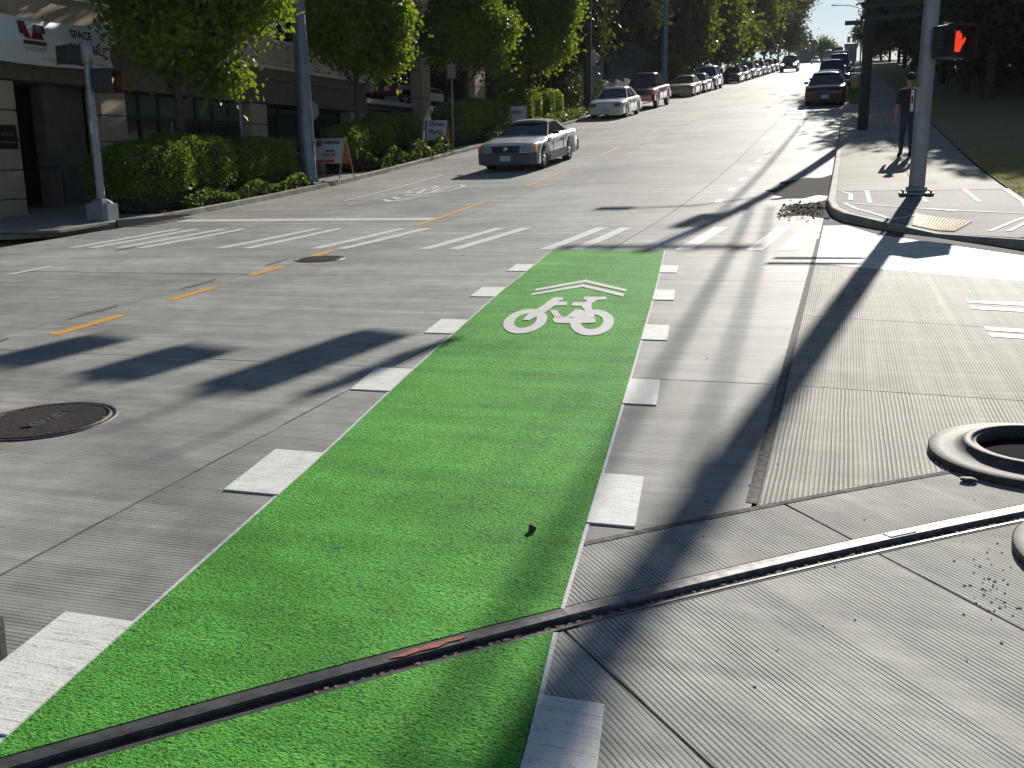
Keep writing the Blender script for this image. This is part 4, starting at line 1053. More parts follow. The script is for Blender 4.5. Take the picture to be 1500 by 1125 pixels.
sig_head(-5.0, 5.75, 6.75, .66, 'short wide sign-like signal hung in the middle of the span', 1)
sig_head(-6.2, 5.95, 7.0, .62, 'traffic light hung toward the left of the span', 2)
sig_head(-3.12, 5.75, 7.4, .14, 'side-facing traffic light hung beside the lane signal', 3)
# overhead cables along the right kerb
cb = empty('overhead_cable', (0, 0, 0), 0, 'thick bundled overhead cable running from the wooden pole along the right kerb', 'cable')
def cat(a, b, sag, n=20): return [Vector(a).lerp(Vector(b), k/n)-Vector((0, 0, sag*4*(k/n)*(1-k/n))) for k in range(n+1)]
MB().tube(cat((.62, 39.4, 10.6), (1.35, 20.35, 9.9), .25), .042, 6).obj('cable', m_black, cb)
MB().tube(cat((1.0, 39.4, 10.65), (1.8, 20.35, 9.9), .25), .032, 6).obj('cable', m_black, cb)
MB().tube(cat((.5, 39.4, 12.), (1.2, 120, 22.), 1.2), .05, 5).obj('cable', m_black, cb)
t = empty('overhead_cable', (0, 0, 0), 0, 'thin wires crossing the pale sky above the crest', 'cable')
for (y, z1, z2) in ((150, 33.5, 33), (150, 29.3, 28.4), (128, 24.5, 25.2), (175, 31.6, 31)):
    MB().tube(cat((-16, y, z1), (7, y-2, z2), .4), .025, 5).obj('wire', simple('grey_wire', (.12, .13, .14), .6) if 'grey_wire' not in bpy.data.materials else bpy.data.materials['grey_wire'], t)
t = empty('overhead_cable', (0, 0, 0), 0, 'dark wires strung between the poles on the left kerb', 'cable')
for dx in (-1.1, 0, 1.1): MB().tube(cat((-14.6+dx, 58.2, GR(-14.6, 58.2)+11.9), (-15+dx, 99, GR(-15, 99)+12.9), .8), .02, 5).obj('wire', m_black, t)

# ------------------------------------------------------------------ main building
bd = empty('brown_building', (-18, 26, 0), 0, 'dark brown and beige building with block pilasters and parking inside, on the left', 'building')
def P_(name, a, b, mat, parent=None, bev=0., label=None):
    par = parent or bd
    o = MB().box(a, b, 0, bev).obj(name, mat, None); o.data.transform(Matrix.Translation((18, -26, 0))); o.parent = par
    if label: o['label'] = label
    return o
XF = -18.
joints = [.9, 1.55, 2.23, 2.88]
def pilaster(y0, y1, zbot, ztop=3.53, dep=.5, jz=joints):
    zz = [zbot]+[j for j in jz if zbot+.15 < j < ztop-.1]+[ztop]
    par = empty('pilaster', (0, 0, 0), parent=bd)
    P_('mortar_core', (XF-dep, y0+.03, zbot-.4), (XF-.035, y1-.03, ztop), m_beam, par)
    for k, (a, b) in enumerate(zip(zz[:-1], zz[1:])):
        P_('block', (XF-dep+.05, y0, a+(.018 if k else -.5)), (XF+.0, y1, b-.018), m_tan, par, .012)
pilaster(14.9, 18.48, GR(XF, 17)+.1); pilaster(21.25, 22.18, GR(XF, 21.6)+.1); pilaster(28.05, 28.98, GR(XF, 28.5)+.1); pilaster(34.85, 36.1, GR(XF, 35.5)+.1)
P_('beam', (XF-.6, 14.5, 3.56), (XF+.02, 36.2, 4.3), m_beam); P_('beam', (XF-.6, 14.5, 4.302), (XF+.12, 36.3, 4.62), m_beam)
P_('cornice', (XF-.6, 14.5, 4.622), (XF+.32, 36.5, 4.70), m_corn); P_('cornice', (XF-.6, 14.5, 4.702), (XF+.25, 36.45, 4.80), m_tan2); P_('cornice', (XF-.6, 14.5, 4.803), (XF+.28, 36.45, 4.84), m_corn)
for k in range(8):
    y0 = 14.5+k*2.74; P_('parapet_panel', (XF-.3, y0+.006, 4.842), (XF+.1, y0+2.734, 5.52), m_tan2)
P_('coping', (XF-.4, 14.5, 5.523), (XF+.14, 36.45, 5.58), m_corn)
# back wall volume
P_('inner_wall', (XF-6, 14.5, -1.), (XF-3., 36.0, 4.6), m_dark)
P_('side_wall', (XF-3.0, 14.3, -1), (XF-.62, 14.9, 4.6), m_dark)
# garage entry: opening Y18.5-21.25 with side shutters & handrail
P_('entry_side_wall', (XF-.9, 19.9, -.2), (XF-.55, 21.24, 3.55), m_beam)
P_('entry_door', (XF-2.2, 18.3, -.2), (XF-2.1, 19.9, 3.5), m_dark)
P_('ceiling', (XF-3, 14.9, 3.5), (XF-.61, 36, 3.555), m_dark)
mb = MB(); mb.tube([(XF-.05, 19.75, .72), (XF-.05, 19.75, 1.55), (XF-.1, 19.7, 1.62), (XF-.7, 19.6, 1.62)], .022, 6)
o = mb.obj('handrail', m_frame, None); o.data.transform(Matrix.Translation((18, -26, 0))); o.parent = bd
# windows between 22.18-28.05
def window_row(y0, y1, z0, z1, zm, n, xr=-.28):
    P_('window_base', (XF-.45, y0, z0-1.2), (XF+xr-.02, y1, z0), m_dark)
    d = (y1-y0)/n
    for k in range(n):
        w0 = empty('window', (0, 0, 0), parent=bd)
        P_('frame', (XF+xr-.1, y0+k*d, z0), (XF+xr, y0+k*d+.1, z1), m_frame, w0); P_('frame', (XF+xr-.1, y0+k*d+.101, zm), (XF+xr-.002, y0+(k+1)*d-.001, zm+.08), m_frame, w0)
        P_('pane', (XF+xr-.08, y0+k*d+.1, zm+.081), (XF+xr-.05, y0+(k+1)*d, z1), m_glassg, w0)
        P_('pane', (XF+xr-.08, y0+k*d+.1, z0), (XF+xr-.05, y0+(k+1)*d, zm-.001), m_glass, w0)
window_row(22.2, 28.04, 1.0, 3.5, 2.85, 7)
window_row(29., 34.84, 1.6, 3.45, 3.2, 4, -.5)
# bench-like rail by pilaster 3
for z in (1.66, 1.8, 1.95): P_('louvre', (XF-.05, 29.0, z), (XF+.03, 32.6, z+.05), m_corn if z > 1.9 else m_beam)
# wall lamp
lm = MB().lathe([(.0001, -.05), (.12, -.04), (.16, 0), (.1, .05), (.0001, .07)], c=(XF+.2, 23.0, 2.2), n=14)
o = lm.obj('wall_lamp', simple('lamp_glass', (.8, .8, .78), .3), None); o.data.transform(Matrix.Translation((18, -26, 0))); o.parent = bd; 
# upper storey set back
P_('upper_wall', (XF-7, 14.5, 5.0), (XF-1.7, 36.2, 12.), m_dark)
for k in range(9):
    y0 = 15.2+k*2.35
    P_('upper_column', (XF-1.7, y0, 5.2), (XF-1.35, y0+.42, 12), m_tan)
    w0 = empty('window', (0, 0, 0), parent=bd)
    P_('pane', (XF-1.69, y0+.45, 5.6), (XF-1.6, y0+2.3, 11.8), m_glass, w0); P_('frame', (XF-1.6, y0+.43, 5.55), (XF-1.5, y0+2.33, 5.65), m_frame, w0); P_('frame', (XF-1.6, y0+1.3, 5.651), (XF-1.52, y0+1.38, 11.8), m_frame, w0)
    P_('frame', (XF-1.6, y0+.43, 8.6), (XF-1.51, y0+2.33, 8.75), m_frame, w0)
# plaque
pq = P_('plaque', (XF+.001, 17.75, 2.02), (XF+.035, 18.38, 2.55), simple('dark_bronze', (.03, .025, .02), .5, .5))
pf = simple('bronze_letters', (.32, .27, .18), .5, .5)
for txt, sz, zz in (('R PLACE', .12, 2.34), ('by the Park'[:0] or 'Est. Bay', .08, 2.18)):
    if txt == 'Est. Bay': continue
    o = lettering(txt, sz, frame((XF+.037, 18.06, zz), (0, 1, 0), (0, 0, 1)), pf, None); o.data.transform(Matrix.Translation((18, -26, 0))); o.parent = bd
for y0 in (17.8,):
    for k in range(6): P_('lettering', (XF+.036, y0+k*.09, 2.15), (XF+.042, y0+.06+k*.09, 2.19), pf)
# open parking deck section Y36.4 - 53
P_('retaining_wall', (XF-.9, 36.3, .5), (XF-.55, 53., 4.1), m_beam)
for k in range(9):
    P_('louvre', (XF-.54, 36.3, 2.35+k*.19), (XF-.46, 41.7, 2.43+k*.19), m_dark); P_('louvre', (XF-.54, 42.8, 2.9+k*.14), (XF-.46, 53., 2.96+k*.14), m_dark)
P_('deck_floor', (XF-16, 36.3, 4.102), (XF-.5, 54., 4.2), m_side)
P_('guard_wall', (XF-.55, 36.3, 4.0), (XF-.45, 53., 4.16), m_corn)
pilaster(41.75, 42.72, 2.0, 8.5, .6, [3.35, 4.4, 5.6, 7.]); pilaster(48.5, 50.0, 2.9, 8.5, .6, [4.35, 5.35, 6.4])
P_('deck_slab', (XF-16, 36.2, 7.4), (XF-.35, 54, 8.2), m_darkblue); P_('deck_fascia', (XF-.36, 36.2, 7.35), (XF-.1, 54, 8.8), m_darkblue)
P_('back_wall', (XF-16.5, 36.2, 3), (XF-15.9, 54, 12), m_dark); P_('end_wall', (XF-15, 53., 1), (XF-.8, 53.5, 8), m_darkblue)
P_('upper_wall', (XF-10, 36.3, 8.2), (XF-.9, 54, 14), m_darkblue)
for k in range(6):
    P_('pane', (XF-.89, 37+k*2.8, 9.2), (XF-.82, 39.2+k*2.8, 13), m_glass)
P_('low_wall', (XF+.4, 50.5, 3.2), (XF+1.0, 52.6, 4.35), m_tan2)
# banner
bn = empty('banner', (-17.8, 18.8, 4.4), 0, 'sagging white SPACE AVAILABLE banner hung on the brown building', 'banner')
def bz(v, u):  # v 0..1 along y (16.8 .. 21.3), u 0..1 bottom..top
    y = 16.8+v*4.5
    top = 4.96-.22*4*v*(1-v)*.55+.04*v; bot = 3.9-.05*sin(v*pi)+.05*v
    z = bot+(top-bot)*u
    xx = XF+.46+.03*sin((u*1.2+v*2.2)*4)+.035*sin((u*1.6-v*2.6)*4+1)*(1-abs(2*u-1))+.03*sin(7*(u-.35*v)-1)
    return (xx, y, z)
V = []; Fc = []; nu, nv = 20, 48
for i in range(nu+1):
    for j in range(nv+1): x, y, z = bz(j/nv, i/nu); V.append((x+17.8, y-18.8, z-4.4))
for i in range(nu):
    for j in range(nv): a = i*(nv+1)+j; Fc.append((a, a+1, a+nv+2, a+nv+1))
o = link('cloth', mesh_np('cloth', V, Fc), bn, m_banner)
for p in o.data.polygons: p.use_smooth = True
sd = o.modifiers.new('t', 'SOLIDIFY'); sd.thickness = .003
def drape_text(txt, sz, y, z, mat, bold=.0):
    me = text_mesh(txt, sz, 0., bold)
    bm = bmesh.new(); bm.from_mesh(me)
    bmesh.ops.triangulate(bm, faces=bm.faces[:]); bmesh.ops.subdivide_edges(bm, edges=bm.edges[:], cuts=3)
    for v in bm.verts:
        yy = y+v.co.x; zz = z+v.co.y; vv = (yy-16.8)/4.5
        top = 4.96-.22*4*vv*(1-vv)*.55+.04*vv; bot = 3.9-.05*sin(vv*pi)+.05*vv; uu = (zz-bot)/(top-bot)
        q = bz(vv, uu); v.co = Vector((q[0]+.075+17.8, yy-18.8, zz-4.4))
    bm.to_mesh(me); bm.free(); me.materials.clear(); link('lettering', me, bn, mat)
drape_text('SPACE', .25, 20.2, 4.66, m_signk, .008); drape_text('AVAILABLE', .27, 20.35, 4.34, m_signk, .008)
drape_text('WAGNER', .15, 18.75, 4.2, simple('grey_letters', (.25, .27, .28), .6)); drape_text('206 268 4800', .1, 19.2, 4.02, bpy.data.materials['grey_letters'])
lg = MB()
def bq(y0, y1, z0, z1, mat, name='logo_block', sk=0.):
    mb = MB(); n = 8; vs = []
    for i in range(n+1):
        for zz, off in ((z0, 0), (z1, sk)):
            yy = y0+(y1-y0)*i/n+off; vv = (yy-16.8)/4.5; top = 4.96-.22*4*vv*(1-vv)*.55+.04*vv; bot = 3.9-.05*sin(vv*pi)+.05*vv
            q = bz(vv, (zz-bot)/(top-bot)); vs.append((q[0]+.03+17.8, yy-18.8, zz-4.4))
    mb.add(vs, [(2*i, 2*i+2, 2*i+3, 2*i+1) for i in range(n)]); mb.obj(name, mat, bn, fix=False)
bq(18.4, 19.1, 4.3, 4.38, m_maroon); bq(18.45, 18.62, 4.42, 4.72, m_maroon, sk=-.12); bq(18.62, 18.8, 4.42, 4.72, m_maroon, sk=.12); bq(18.8, 19., 4.42, 4.7, m_maroon, sk=-.1); bq(18.75, 19.05, 4.56, 4.74, m_maroon); bq(18.3, 18.5, 4.5, 4.78, m_maroon)

# ------------------------------------------------------------------ buildings beyond
def house(name, x0, x1, y0, y1, z0, z1, mat, label, roof=None, wins=(), face='y', cat_='building', ov=.4, rh=1.5, rmat=None):
    t = empty(name, ((x0+x1)/2, (y0+y1)/2, z0), 0, label, cat_)
    T = Matrix.Translation((-(x0+x1)/2, -(y0+y1)/2, -z0))
    def PP(nm, a, b, m, par=t):
        o = MB().box(a, b).obj(nm, m, None); o.data.transform(T); o.parent = par; return o
    PP('wall', (x0, y0, z0-2), (x1, y1, z1), mat)
    rmat = rmat or m_dark
    if roof:
        mb = MB(); xm = (x0+x1)/2
        mb.prism([(x0-ov, y0-ov, z1+.003), (x1+ov, y0-ov, z1+.003), (xm, y0-ov, z1+rh)], (0, y1-y0+2*ov, 0)); o = mb.obj('roof', rmat, None); o.data.transform(T); o.parent = t
    else: PP('roof', (x0-.2, y0-.2, z1+.003), (x1+.2, y1+.2, z1+.25), rmat)
    for (f, a, b, c, d) in wins:
        wd = empty('window', (0, 0, 0), parent=t)
        if f == 'y':   # on the y0 face
            PP('pane', (a+.04, y0-.03, c+.04), (b-.04, y0-.004, d-.04), m_glass2, wd)
            PP('frame', (a, y0-.06, c), (a+.08, y0-.002, d), m_wframe, wd); PP('frame', (b-.08, y0-.06, c), (b, y0-.002, d), m_wframe, wd); PP('frame', (a+.081, y0-.06, d-.08), (b-.081, y0-.002, d), m_wframe, wd); PP('sill', (a-.05, y0-.12, c-.08), (b+.05, y0-.001, c-.001), m_wframe, wd)
        else:
            PP('pane', (x1+.004, a+.04, c+.04), (x1+.03, b-.04, d-.04), m_glass2, wd)
            PP('frame', (x1+.002, a, c), (x1+.06, a+.08, d), m_wframe, wd); PP('frame', (x1+.002, b-.08, c), (x1+.06, b, d), m_wframe, wd); PP('frame', (x1+.002, a+.081, d-.08), (x1+.06, b-.081, d), m_wframe, wd); PP('sill', (x1+.001, a-.05, c-.08), (x1+.12, b+.05, c-.001), m_wframe, wd)
    return t
m_glass2 = simple('curtained_glass', (.25, .27, .33), .2, var=.3, scale=2)
m_wframe = simple('window_frame_grey', (.2, .2, .22), .5)
m_brownh = simple('dark_brown_siding', (.05, .035, .035), .7, var=.3, scale=3)
z0 = GR(-24, 66)
house('apartment_house', -34, -20.2, 62, 74, z0, z0+13, m_brownh, 'dark brown apartment house behind the first dark pole', None,
      [('y', -25.4, -24.6, z0+2.6, z0+4.2), ('y', -24.2, -23.4, z0+2.6, z0+4.2), ('y', -23., -22.2, z0+.9, z0+2.2), ('x', 65, 66.2, z0+4.2, z0+6.4), ('x', 67.4, 68.6, z0+4.2, z0+6.4), ('x', 65, 66.2, z0+7.6, z0+9.8), ('x', 67.4, 68.6, z0+7.6, z0+9.8), ('x', 65, 66.2, z0+1.6, z0+3.), ('x', 67.4, 68.6, z0+1.6, z0+3.)])
z0 = GR(-22, 118)
m_pale = simple('pale_green_grey_siding', (.3, .34, .34), .7, var=.1, scale=2); m_greyr = simple('grey_roof', (.12, .12, .14), .8)
house('pale_house', -31, -22.5, 118, 130, z0, z0+12.5, m_pale, 'pale grey-green tall house behind the far wooden pole', True,
      [('y', a, a+.9, z0+b, z0+b+1.6) for a in (-24., -26, -28.) for b in (2.2, 5.4, 8.6)]+[('x', a, a+1., z0+b, z0+b+1.6) for a in (119.5, 122.5, 126) for b in (2.2, 5.4, 8.6)], rmat=m_greyr, rh=2.4)
z0 = GR(-19, 103)
house('small_house', -23., -18.4, 100, 108, z0, z0+2.6, m_wframe, 'small grey gabled house beside the far wooden pole', True, [('y', -21.2, -20.2, z0+.9, z0+2.1)], rmat=simple('white_trim_roof', (.2, .21, .25), .7), rh=1.9)
z0 = GR(-12, 290)
house('brick_block', -14.6, -9.7, 290, 300, z0-3, 32.4, simple('dark_brick_far', (.13, .115, .11), .8, var=.2), 'dark flat-roofed block at the crest under the sky', None, [('y', a, a+.8, z0+b, z0+b+1.5) for a in (-13.6, -11.5) for b in (3., 6.)])
house('brick_block', -2.2, 1.0, 300, 308, z0-3, 32., simple('grey_block_far', (.2, .2, .21), .8, var=.2), 'small grey block at the crest right of the sky gap', None, [('y', -1.7, -.9, z0+6, z0+7.5), ('y', -.4, .4, z0+6, z0+7.5)])
tree(-6.9, 296, GR(-6.9, 296)-2, 2.6, 7.2, 1.5, 3500, .6, m_leaf3, 'round far tree at the crest under the sky', 'crest_tree', seed=201)

# grey fence / wall left
fw = empty('low_wall', (-15.9, 78, 0), 0, 'grey low wall behind the red pickup and gold sedan', 'wall')
for k in range(9):
    y0 = 69+k*3.2; x = -16.2; z = GR(x, y0+1.6)
    o = MB().box((x-.1, y0+.01, z-.4), (x+.1, y0+3.19, z+1.7)).obj('wall_panel', m_darkgrey if 'm_darkgrey' in globals() else m_wframe, None); o.data.transform(Matrix.Translation((15.9, -78, 0))); o.parent = fw

# ------------------------------------------------------------------ A-frame signs
def aframe(x, y, h, wd, rz, label, side, texts, leg, panel, plw=None, flip=1):
    t = empty('sandwich_board', (x, y, zs(x, y)), rz, label, 'sign', 'sandwich boards along the left kerb')
    sp = h*.3
    for s, nm in ((-1, 'front_panel'), (1, 'rear_panel')):
        mb = MB(); a = Vector((-wd/2, s*sp*.62, h*.38)); b = Vector((wd/2, s*sp*.62, h*.38)); c = Vector((wd/2, s*.02, h)); d = Vector((-wd/2, s*.02, h))
        mb.prism([a, b, c, d], (0, s*.015, 0)); mb.obj(nm, panel if s < 0 else side, t)
        for q in (-1, 1):
            mb = MB(); mb.tube([(q*wd/2, s*sp, 0), (q*wd/2, s*.03, h+.03)], .022, 4); mb.obj('leg', leg, t)
    n = Vector((0, -1, .0)); up = Vector((0, sp*.6, h*.62)).normalized()
    for (txt, sz, u, v, m) in texts:
        o_ = Vector((u, -sp*.62+(sp*.6)*v-.04, h*.38+h*.62*v)); lettering(txt, sz, frame(o_, (1, 0, 0), up), m, t, .004)
    return t, sp, h, up
t, sp, h, up = aframe(-14.45, 26.6, 1.15, 1.15, radians(-12), 'red and white PARKING sandwich board with orange side beside the blue-grey pole', m_orangew,
    [('PARKING', .15, .12, .84, m_navy), ('MON-FRI', .08, .1, .5, m_signk), ('$10 ALL DAY', .09, .1, .34, m_signr)], m_woodl, m_signw)
mb = MB(); mb.box((-.5, -sp*.62-.03, h*.4), (.3, -sp*.62+.015, h*.47)); mb.obj('red_band', m_signr, t)
mb = MB(); o_ = Vector((-.36, -sp*.62+sp*.6*.82-.035, h*.38+h*.62*.82)); mb.obox(o_, (.1, 0, 0), up*.1, Vector((0, -.004, 0))); mb.obj('red_square', m_signr, t)
aframe(-14.5, 35.0, 1.15, .85, radians(2), 'white sandwich board with dark handwritten letters on the kerb', m_orangew,
    [('Shoes', .26, 0, .82, m_navy), ('Party', .26, 0, .42, m_navy)], m_wood, m_signw)
aframe(-14.75, 45.2, 1.15, 1.1, radians(5), 'pale sandwich board half hidden behind the silver car', m_orangew, [('OPEN', .2, 0, .6, m_navy)], m_wood, m_signw)

# ------------------------------------------------------------------ cars
def lerp_tab(x, T): return float(np.interp(x, [a for a, b in T], [b for a, b in T]))
def car(L=4.5, W=1.8, top=None, wheels=(.85, 3.45), wr=.32, gh=None, zr=1.38, low=.2, wb=.86, wt=.64, paint=None, roofmat=None, front=None, rear=None, low_mat=None, kind='sedan', bumper=None, grille=True, amber=True, lit=False, rails=False, plate=True):
    parts = []
    # x from 0 front to L rear ; later placed with forward -> +Y local
    xs = sorted(set([0, .03, .08, .16, .28, .45]+[L-.45, L-.28, L-.16, L-.08, L-.03, L]+list(np.round(np.arange(.5, L-.4, .16), 3))+[round(w_+wr*1.17*cos(q), 3) for w_ in wheels for q in np.linspace(0, pi, 13)]))
    ar = wr*1.17
    def hw(x):
        d = min(x, L-x); e = 1-.13*max(0, 1-d/.55)**2.2
        if d < .1: e -= .04*(1-d/.1)
        return W/2*e
    def zt(x):
        z = lerp_tab(x, top); d = min(x, L-x)
        return z-(.1*(1-d/.12)**2 if d < .12 else 0)
    def zl(x):
        z = low+(.12*max(0, 1-min(x, L-x)/.35)**2)
        for w_ in wheels:
            if abs(x-w_) < ar: z = max(z, wr+sqrt(ar*ar-(x-w_)**2))
        return z
    V = []; m = 9
    for x in xs:
        w_, a, b = hw(x), zl(x), zt(x); b = max(b, a+.1)
        sect = [(0, a), (w_*.80, a), (w_*.985, a+.02), (w_*1.0, a+(b-a)*.35), (w_*.995, a+(b-a)*.7), (w_*.965, b-.055), (w_*.88, b-.012), (w_*.6, b+.012), (0, b+.03)]
        for (yy, zz) in sect: V.append((x, yy, zz))
        for (yy, zz) in sect: V.append((x, -yy, zz))
    F = []; MI = []; n = len(xs)
    for i in range(n-1):
        for s in (0, 1):
            for k in range(m-1):
                a = i*2*m+s*m+k; f = (a, a+1, a+2*m+1, a+2*m)
                F.append(f if s else f[::-1]); MI.append(1 if k < 1 else 0)
    for i in (0, n-1):
        b = i*2*m; F.append(tuple(b+k for k in range(m))+tuple(b+m+k for k in range(m-1, -1, -1))); MI.append(0)
    mb = MB(); mb.v = V; mb.f = F; mb.m = MI; mb.sm = [True]*len(F)
    body = mb
    T = Matrix(((0, 1, 0, 0), (-1, 0, 0, 0), (0, 0, 1, 0), (0, 0, 0, 1)))  # local x(front->rear) to -Y
    T = Matrix.Rotation(-pi/2, 4, 'Z')@Matrix.Translation((-L/2, 0, 0))
    T = Matrix.Rotation(pi, 4, 'Z')@T if False else T
    def put(mb_, name, mat, parent, label=None, smooth=None, fix=True):
        me = mb_.mesh(name, fix); me.transform(T); o = link(name, me, parent, mat)
        if label: o['label'] = label
        return o
    root = empty('parked_car')
    bo = put(body, 'body', [paint, m_trim], root)
    # greenhouse
    xa, xb, xc, xd = gh; za, zd = zt(xa)+.0, zt(xd)+.0
    wa, wr_, wd_ = hw(xa)*wb, W/2*wt, hw(xd)*wb
    A, Bp, C, D = (xa, wa, za-.03), (xb, wr_, zr-.03), (xc, wr_, zr-.03), (xd, wd_, zd-.03)
    def mir(p): return (p[0], -p[1], p[2])
    def pane(name, P, th, label=None):
        P = [Vector(p) for p in P]; c = sum(P, Vector())/len(P); nrm = (P[1]-P[0]).cross(P[2]-P[0]).normalized()
        mb_ = MB(); mb_.prism(P, nrm*th); return put(mb_, name, m_carglass, root, label)
    pane('windshield', [A, Bp, mir(Bp), mir(A)], .012); pane('rear_window', [D, C, mir(C), mir(D)], .012)
    for s in (1, -1):
        q = (lambda p: p) if s > 0 else mir
        pane('side_window', [q(A), q(Bp), q(C), q(D)], .012)
    roofm = roofmat or paint
    rb = MB(); nx, ny = 8, 8; Vr = []
    for i in range(nx+1):
        for j in range(ny+1):
            u, v = i/nx, j/ny*2-1; x = xb-.05+(xc-xb+.1)*u
            Vr.append((x, v*(wr_+.015), zr+.0+.045*(1-v*v)+.035*(1-(2*u-1)**2)-(.02 if abs(v) == 1 or i in (0, nx) else 0)))
    b0 = len(Vr); Vr += [(x, y, z-.05) for x, y, z in Vr]
    Fr = []; R = ny+1
    for i in range(nx):
        for j in range(ny): a = i*R+j; Fr.append((a, a+1, a+R+1, a+R)); Fr.append((b0+a, b0+a+R, b0+a+R+1, b0+a+1))
    per = [j for j in range(R)]+[(i)*R+ny for i in range(1, nx+1)]+[nx*R+j for j in range(ny-1, -1, -1)]+[i*R for i in range(nx-1, 0, -1)]
    for k in range(len(per)): a, b = per[k], per[(k+1) % len(per)]; Fr.append((a, b0+a, b0+b, b))
    rb.add(Vr, Fr, 0, True)
    def pillar(p, q_, wd):
        for s in (1, -1):
            P, Q = Vector(p), Vector(q_); 
            if s < 0: P.y *= -1; Q.y *= -1
            d = (Q-P).normalized(); sd_ = Vector((1, 0, 0)); sd_ = (sd_-d*sd_.dot(d)).normalized(); o_ = d.cross(sd_)
            rb.obox((P+Q)/2, d*((Q-P).length/2+.01), sd_*wd, o_*.022)
    pillar(A, Bp, .035); pillar(D, C, .07 if kind != 'van' else .05)
    if kind in ('sedan', 'suv', 'wagon', 'van', 'pickup'):
        t_ = .48 if kind != 'pickup' else .5; P = tuple(A[i]*(1-t_)+D[i]*t_ for i in range(3)); Q = tuple(Bp[i]*(1-t_)+C[i]*t_ for i in range(3)); pillar(P, Q, .03)
    if kind in ('suv', 'wagon', 'van'):
        t_ = .76; P = tuple(A[i]*(1-t_)+D[i]*t_ for i in range(3)); Q = tuple(Bp[i]*(1-t_)+C[i]*t_ for i in range(3)); pillar(P, Q, .04)
    put(rb, 'roof', roofm, root, fix=True)
    # door seams, handles, mirrors, side trim
    for s in (1, -1):
        xm = xa+.25; w_ = hw(xm)
        mb_ = MB(); mb_.box((xm-.05, (w_-.03) if s > 0 else -(w_+.15), zt(xm)), (xm+.06, (w_+.15) if s > 0 else -w_+.03, zt(xm)+.11), bev=.025); put(mb_, 'mirror', m_trim, root)
        for k, xx in enumerate((xa+.18, xa+1.18) + ((xa+2.05,) if kind in ('sedan', 'suv', 'wagon', 'van') and xd-xa > 2.3 else ())):
            if xx > L-.7: continue
            mb_ = MB(); w2 = hw(xx)+.001; mb_.box((xx, s*w2-.004, zl(xx)+.12), (xx+.012, s*w2+.003, zt(xx)-.07)); put(mb_, 'door_seam', m_trim, root)
        xh = xa+1.0; w2 = hw(xh)
        mb_ = MB(); mb_.box((xh, s*w2-.01, zt(xh)-.2), (xh+.16, s*w2+.025, zt(xh)-.165)); put(mb_, 'door_handle', m_trim, root)
        if low_mat is not None:
            mb_ = MB(); xx0, xx1 = wheels[0]+ar+.02, wheels[1]-ar-.02; w2 = W/2; mb_.box((xx0, s*w2-.02, low+.02), (xx1, s*w2+.012, low+.28)); put(mb_, 'side_trim', low_mat, root)
    # wheels
    for x in wheels:
        for s in (1, -1):
            wh = empty('wheel', T@Vector((x, s*(W/2-.12), wr)), 0, parent=root)
            T2 = Matrix.Rotation(-pi/2, 4, 'Z')
            def pw(mb_, nm, mt): me = mb_.mesh(nm, True); me.transform(T2); link(nm, me, wh, mt)
            r = wr
            pw(MB().lathe([(r*.62, s*.1), (r*.9, s*.11), (r*.985, s*.085), (r, s*.05), (r, -s*.07), (r*.96, -s*.1), (r*.6, -s*.1)], n=26, axis='y'), 'tyre', m_rubber)
            mb_ = MB().lathe([(.001, s*.03), (r*.5, s*.03), (r*.6, s*.09), (r*.63, s*.1)], n=20, axis='y', mi=1)
            for k in range(7):
                q = 2*pi*k/7; d = Vector((cos(q), 0, sin(q))); e = Vector((-sin(q), 0, cos(q)))
                mb_.obox(d*r*.34+Vector((0, s*.075, 0)), d*r*.28, e*r*.075, Vector((0, .02, 0)))
            mb_.lathe([(.001, s*.1), (r*.16, s*.095), (r*.18, s*.06)], n=12, axis='y')
            pw(mb_, 'rim', [m_alloy, m_trim])
    # bumpers follow the plan curve
    def bar(x_end, z0, z1, mat, name, out=.05, wfrac=1., inward=.5):
        mb_ = MB(); P = []; N_ = 12
        for j in range(N_+1):
            v = (j/N_*2-1)*wfrac; y = v*W/2*.985; xo = .16*max(0, (abs(v)-.8)/.2)**2
            xx = (xo-out) if x_end == 0 else (L-xo+out); P.append((xx, y))
        s_ = 1 if x_end == 0 else -1; vs = []
        for (x, y) in P: vs += [(x, y, z0+.02), (x-s_*.0, y, z1-.03), (x+s_*.03, y, z1), (x+s_*.22, y, z1), (x+s_*.22, y, z0)]
        fs = [(i*5+k, i*5+(k+1) % 5, (i+1)*5+(k+1) % 5, (i+1)*5+k) for i in range(N_) for k in range(5)]+[(0, 1, 2, 3, 4), tuple(N_*5+k for k in (4, 3, 2, 1, 0))]
        mb_.add(vs, fs); return put(mb_, name, mat, root)
    bm_ = bumper or paint
    bar(0, low+.02, low+.36, bm_, 'front_bumper'); bar(L, low+.05, low+.38, bm_, 'rear_bumper')
    bar(0, low-.0, low+.1, m_trim, 'air_dam', .035, .8)
    zf = lerp_tab(.1, top)-.045; z0 = low+.36
    def face(x_end, y0, y1, za_, zb_, mat, name, out=.03, label=None):
        mb_ = MB(); n_ = 5; s_ = 1 if x_end == 0 else -1; vs = []
        for j in range(n_+1):
            y = y0+(y1-y0)*j/n_; v = abs(y)/(W/2); xo = .15*max(0, (v-.8)/.2)**2; xx = xo-out+.0 if x_end == 0 else L-xo+out
            vs += [(xx+s_*.0, y, za_), (xx+s_*.03, y, zb_), (xx+s_*.2, y, zb_), (xx+s_*.2, y, za_)]
        fs = [(i*4+k, i*4+(k+1) % 4, (i+1)*4+(k+1) % 4, (i+1)*4+k) for i in range(n_) for k in range(4)]+[(0, 1, 2, 3), tuple(n_*4+k for k in (3, 2, 1, 0))]
        mb_.add(vs, fs); return put(mb_, name, mat, root, label)
    hwf = W/2
